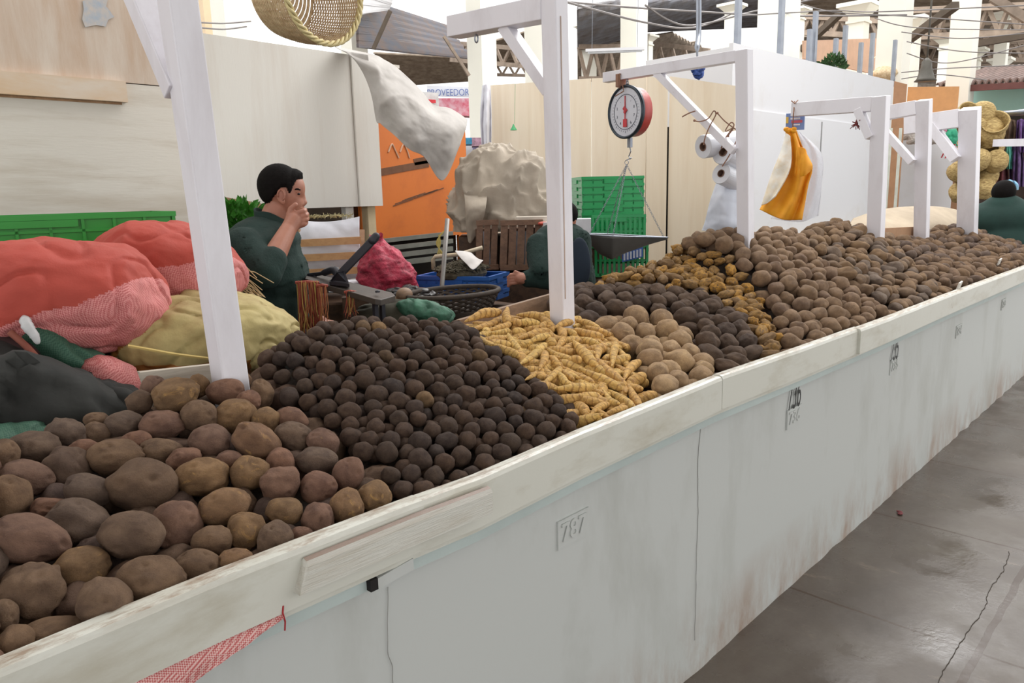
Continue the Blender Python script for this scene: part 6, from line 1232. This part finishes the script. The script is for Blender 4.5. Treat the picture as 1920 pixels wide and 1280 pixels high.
def capcol(px, ty, w_, d, i):
    c = at(px, ty, d=d); s = w_*d/F_PX/2; b = MB(); z_ = c.z
    for (a, z0, z1_) in ((.62, 0, z_-s*1.5), (.75, z_-s*1.5, z_-s*1.3), (.62, z_-s*1.3, z_-s*.9)): b.bb(c.x-s*a, c.x+s*a, c.y-s*a, c.y+s*a, z0, z1_)
    a, a2 = s*.62, s*1.2; z0 = z_-s*.9; z1_ = z_-s*.3
    b.hexa([(c.x-a, c.y-a, z0), (c.x+a, c.y-a, z0), (c.x+a, c.y+a, z0), (c.x-a, c.y+a, z0), (c.x-a2, c.y-a2, z1_), (c.x+a2, c.y-a2, z1_), (c.x+a2, c.y+a2, z1_), (c.x-a2, c.y+a2, z1_)]); b.bb(c.x-a2*1.1, c.x+a2*1.1, c.y-a2*1.1, c.y+a2*1.1, z1_, z_)
    return tag(b.build('capital_column', M_col), 'small cream column with a flared capital under the far roof trusses', 'column', 'far columns with flared capitals')
CAPS = [(1104, 45, 30, 20), (1214, 67, 22, 20), (1373, 8, 28, 17), (1498, 16, 24, 16), (1612, 7, 40, 15), (1712, 34, 34, 15), (1776, 68, 26, 18), (1829, 92, 24, 20), (1877, 110, 24, 22), (1884, 24, 26, 20), (1912, 128, 22, 24)]
for i, c in enumerate(CAPS): capcol(*c, i)
# ================================================================= roof
M_tin = simple('dark_tin', (118, 120, 128), .6, .3, 2, col2=(84, 74, 68)); M_tin2 = simple('brown_tin2', (176, 160, 142), .7, .3, 5, col2=(128, 112, 96)); M_truss = simple('truss_timber', (166, 148, 132), .8, .2, 6)
M_slate = simple('slate_tin', (74, 78, 90), .55, .3, 3, col2=(104, 82, 68), stretch=(.25, 1, 3))
def roof_sheet(pts, n_, label, mat, name='corrugated_sheet', amp=.06):
    P = [at(a, c, d=d) for a, c, d in pts]; b = MB()
    def fn(u, v):
        p = P[0].lerp(P[1], u).lerp(P[3].lerp(P[2], u), v); return p+SZ*(amp*math.sin(v*PI*2*n_))
    b.grid(fn, 4, n_*8); return tag(b.build(name, mat, None, thick=.03), label, 'roof sheet')
roof_sheet([(670, 2, 11), (838, 52, 19), (880, 106, 19), (670, 82, 11)], 6, 'dark corrugated roof sheet sloping down behind the tarpaulin', M_slate, amp=.07)
roof_sheet([(670, -30, 10), (735, 0, 12), (728, 14, 12), (670, 26, 10)], 3, 'pale roof sheet edge right of the wicker basket', M_lw, amp=.03)
roof_sheet([(700, 100, 24), (860, 108, 24), (880, 150, 30), (740, 160, 30)], 8, 'far reddish brown roof sheet behind the draped tarpaulin', M_tin2)
roof_sheet([(1083, 18, 14), (1180, 0, 17), (1430, -10, 26), (1083, 95, 20)], 12, 'dark grey corrugated roof sheet behind the dial scale', M_tin)
roof_sheet([(1083, 60, 20), (1430, -10, 24), (1430, 48, 30), (1083, 62, 27)], 12, 'dark grey corrugated roof sheet above the scale arm', M_tin)
roof_sheet([(1083, 92, 24), (1260, 62, 28), (1330, 100, 38), (1083, 150, 34)], 14, 'brown lower roof sheet above the beige plywood', M_tin2)
roof_sheet([(1470, -20, 18), (1925, -20, 18), (1925, 60, 34), (1470, 62, 34)], 14, 'brown roof sheet over the right part of the hall', M_tin2)
roof_sheet([(1488, 70, 36), (1925, 60, 36), (1925, 112, 46), (1488, 98, 46)], 12, 'far brown roof sheet low above the turquoise stall', M_tin2)
roof_sheet([(1083, 110, 30), (1310, 78, 36), (1330, 118, 44), (1083, 150, 44)], 12, 'farthest low roof sheet behind the scale arm', M_tin2)
roof_sheet([(1640, 110, 40), (1925, 108, 40), (1925, 160, 50), (1640, 162, 50)], 12, 'farthest brown roof sheet near the right edge', M_tin2)
roof_sheet([(862, 96, 26), (985, 60, 26), (985, 118, 34), (862, 130, 34)], 8, 'brown roof sheet left of the thick post', M_tin2)
def truss(x0, y0, x1, y1, h_, d0, d1, n_, label, t=.07):
    T = thing('roof_truss', at((x0+x1)/2, y0, d=(d0+d1)/2), label, 'truss'); b = MB(); r_ = t
    pt = lambda f, k: at(x0+(x1-x0)*f, y0+(y1-y0)*f+h_*k, d=d0+(d1-d0)*f)
    b.bar(pt(0, 0), pt(1, 0), r_, r_*1.5); b.build('upper_chord', M_truss, T); b = MB(); b.bar(pt(0, 1), pt(1, 1), r_, r_*1.5); b.build('lower_chord', M_truss, T)
    for i in range(n_):
        b = MB(); b.bar(pt(i/n_, 0), pt((i+.5)/n_, 1), r_*.8, r_); b.build('diagonal', M_truss, T); b = MB(); b.bar(pt((i+.5)/n_, 1), pt((i+1)/n_, 0), r_*.8, r_); b.build('diagonal', M_truss, T)
for a in ((1590, 60, 1930, 66, 26, 22, 22, 12, 'thin timber lattice truss behind the rightmost columns', .045), (1480, 78, 1660, 84, 26, 26, 26, 8, 'thin low timber lattice truss behind the peach board', .045), (1700, 50, 1930, 40, 34, 19, 19, 7, 'thin steep timber lattice truss above the hanging lamp', .05), (1085, 88, 1170, 88, 60, 18, 18, 3, 'timber lattice truss left of the column above the dial scale'), (1212, 80, 1330, 95, 42, 22, 20, 5, 'timber lattice truss right of the column above the dial scale'), (845, 80, 985, 92, 32, 22, 20, 5, 'timber lattice truss left of the thick white post'), (1490, 30, 1660, 40, 30, 18, 18, 6, 'timber lattice truss above the metal studs'), (1700, 20, 1930, 10, 50, 17, 16, 6, 'upper timber lattice truss at the top right corner'), (1700, 82, 1930, 78, 34, 24, 24, 8, 'middle timber lattice truss at the right'), (1702, 122, 1900, 124, 30, 30, 30, 8, 'lowest timber lattice truss above the turquoise stall'), (860, 118, 1000, 122, 20, 30, 30, 6, 'distant low timber truss behind the tarpaulin')): truss(*a)
for a, c, lab in (((1697, 80, 13.5), (1792, 10, 12.5), 'dark diagonal roof beam crossing left of the rightmost column'), ((1490, 105, 16), (1590, 12, 15), 'dark diagonal beam behind the metal studs'), ((1860, -5, 12), (1925, 36, 12), 'pale pinkish rafter at the top right corner'), ((1820, 84, 15), (1925, 66, 15), 'dark horizontal beam near the right edge'), ((832, 68, 12), (880, 142, 12), 'thin pale pipe brace above the draped tarpaulin'), ((700, 92, 10), (732, 20, 10), 'thin rope-like strut before the dark roof sheet')):
    A_ = at(*a[:2], d=a[2]); B_ = at(*c[:2], d=c[2]); b = MB(); s_ = .04 if 'thin' in lab else .1; b.bar(A_, B_, s_, s_); tag(b.build('roof_beam', M_truss if 'pale' in lab else simple('dark_beam', (96, 84, 72), .8)), lab, 'beam')
# bell-shaped lamp, fluorescent tube, wires
b = MB(); c = at(1735, 152, d=12); b.lathe([(.14, 0), (.11, .03), (.07, .16), (.06, .25), (.01, .3)], c); b.tube([c+SZ*.3, c+SZ*1.9], .012, 6); tag(b.build('hanging_lamp', simple('lamp_metal', (96, 92, 84), .5), smooth=True), 'dark bell-shaped lamp hanging above the orange panel', 'lamp')
FLU = thing('fluorescent_fixture', at(1153, 94, d=9), 'thin white fluorescent tube fixture above the beige plywood', 'lamp'); b = MB(); b.bar(at(1098, 95, d=9), at(1208, 91, d=9), .05, .03); b.build('housing', M_lw, FLU); b = MB(); b.tube([at(1102, 99, d=9), at(1204, 95, d=9)], .014, 8); b.build('tube', simple('tube_white', (236, 240, 244), .3), FLU)
for px in (1110, 1195): b = MB(); b.tube([at(px, 92, d=9), at(px+2, -40, d=9)], .004, 4); b.build('suspension_wire', M_metal, FLU)
WIR = [[(960, -6, 8), (1160, 12, 9), (1310, 22, 10), (1480, 30, 11), (1700, 28, 12)], [(1020, -8, 8), (1200, 40, 9), (1300, 52, 10), (1380, 22, 11)], [(1210, 10, 9), (1290, 48, 10), (1420, 20, 11), (1560, -8, 12)], [(1380, 30, 9), (1560, 20, 10), (1650, 22, 10), (1930, 10, 11)], [(1480, 0, 10), (1560, 22, 10), (1690, 30, 11), (1925, 46, 11)], [(1690, 60, 12), (1800, 72, 12), (1925, 62, 12)], [(1700, 100, 12), (1780, 118, 12), (1925, 84, 12)], [(1690, 136, 12), (1780, 128, 12), (1925, 122, 12)], [(1640, 34, 12), (1720, 52, 12), (1925, 56, 13)], [(370, 42, 7), (420, 44, 7.5), (470, 40, 8)], [(376, 52, 7), (420, 55, 7.5), (462, 50, 8)], [(1700, 78, 12), (1800, 96, 12), (1925, 100, 12)], [(1690, 160-12, 12), (1760, 140, 12), (1850, 150, 12)]]
for i, w_ in enumerate(WIR):
    b = MB(); b.tube(spline([at(x, y, d=d) for x, y, d in w_], 40), .007 if i > 2 else .012, 5); tag(b.build('overhead_wire', simple('wire_grey', (128, 122, 120), .6)), 'thin sagging electric wire under the market hall roof', 'wire', 'wires under the roof')
o = pillow(at(1662, 140, Y=2.7), (1, 0, 0), (0, 1, 0), (0, 0, 1), .22, .2, .12, 2, 2, .02, 6, 2).build('wicker_bundle', M_wick, None, smooth=True); tag(o, 'pale wicker bundle behind the end of the white stall wall', 'basket')
b = MB(); c = at(1668, 136, Y=2.9)
for s in range(3): b.tube([c+Vector((.25*math.cos(a), .1*s, .25*math.sin(a))) for a in [i*PI/14 for i in range(28)]], .008, 6, closed=True)
tag(b.build('wicker_hoop', M_wick), 'thin round wicker hoops above the wicker bundle', 'hoop')
# partial roof added outside the frame to shade the near end of the counter
b = MB()
def over(u, v): x = -5+u*9; y = -7+v*8.2; return (x, y, 5.2+.04*math.sin(y*14))
b.grid(over, 6, 300); tag(b.build('shade_roof', M_tin2, None, thick=.03), 'unseen corrugated roof added to shade the near aisle', 'roof', None, 'structure')
# ================================================================= light
w = bpy.data.worlds.new('world'); SC.world = w; w.use_nodes = True
bg = w.node_tree.nodes['Background']; bg.inputs[0].default_value = (1, .995, .985, 1); bg.inputs[1].default_value = 1.58
def area(name, loc, rot, sx, sy, e, col=(1, 1, 1)):
    l = bpy.data.lights.new(name, 'AREA'); l.shape = 'RECTANGLE'; l.size = sx; l.size_y = sy; l.energy = e; l.color = col
    o = bpy.data.objects.new(name, l); C.objects.link(o); o.location = loc; o.rotation_euler = rot; return o
area('skylight_stalls', (5.5, .5, 6.5), (math.radians(12), math.radians(28), 0), 5, 4, 300, (1, .98, .95))
area('hall_fill', (15, 5, 10), (0, 0, 0), 10, 8, 1600, (1, 1, 1))  # fill lamp added to brighten the far hall and its columns
SC.view_settings.view_transform = 'Standard'; SC.view_settings.look = 'None'; SC.view_settings.gamma = 1; SC.view_settings.use_curve_mapping = False
SC.view_settings.exposure = 0
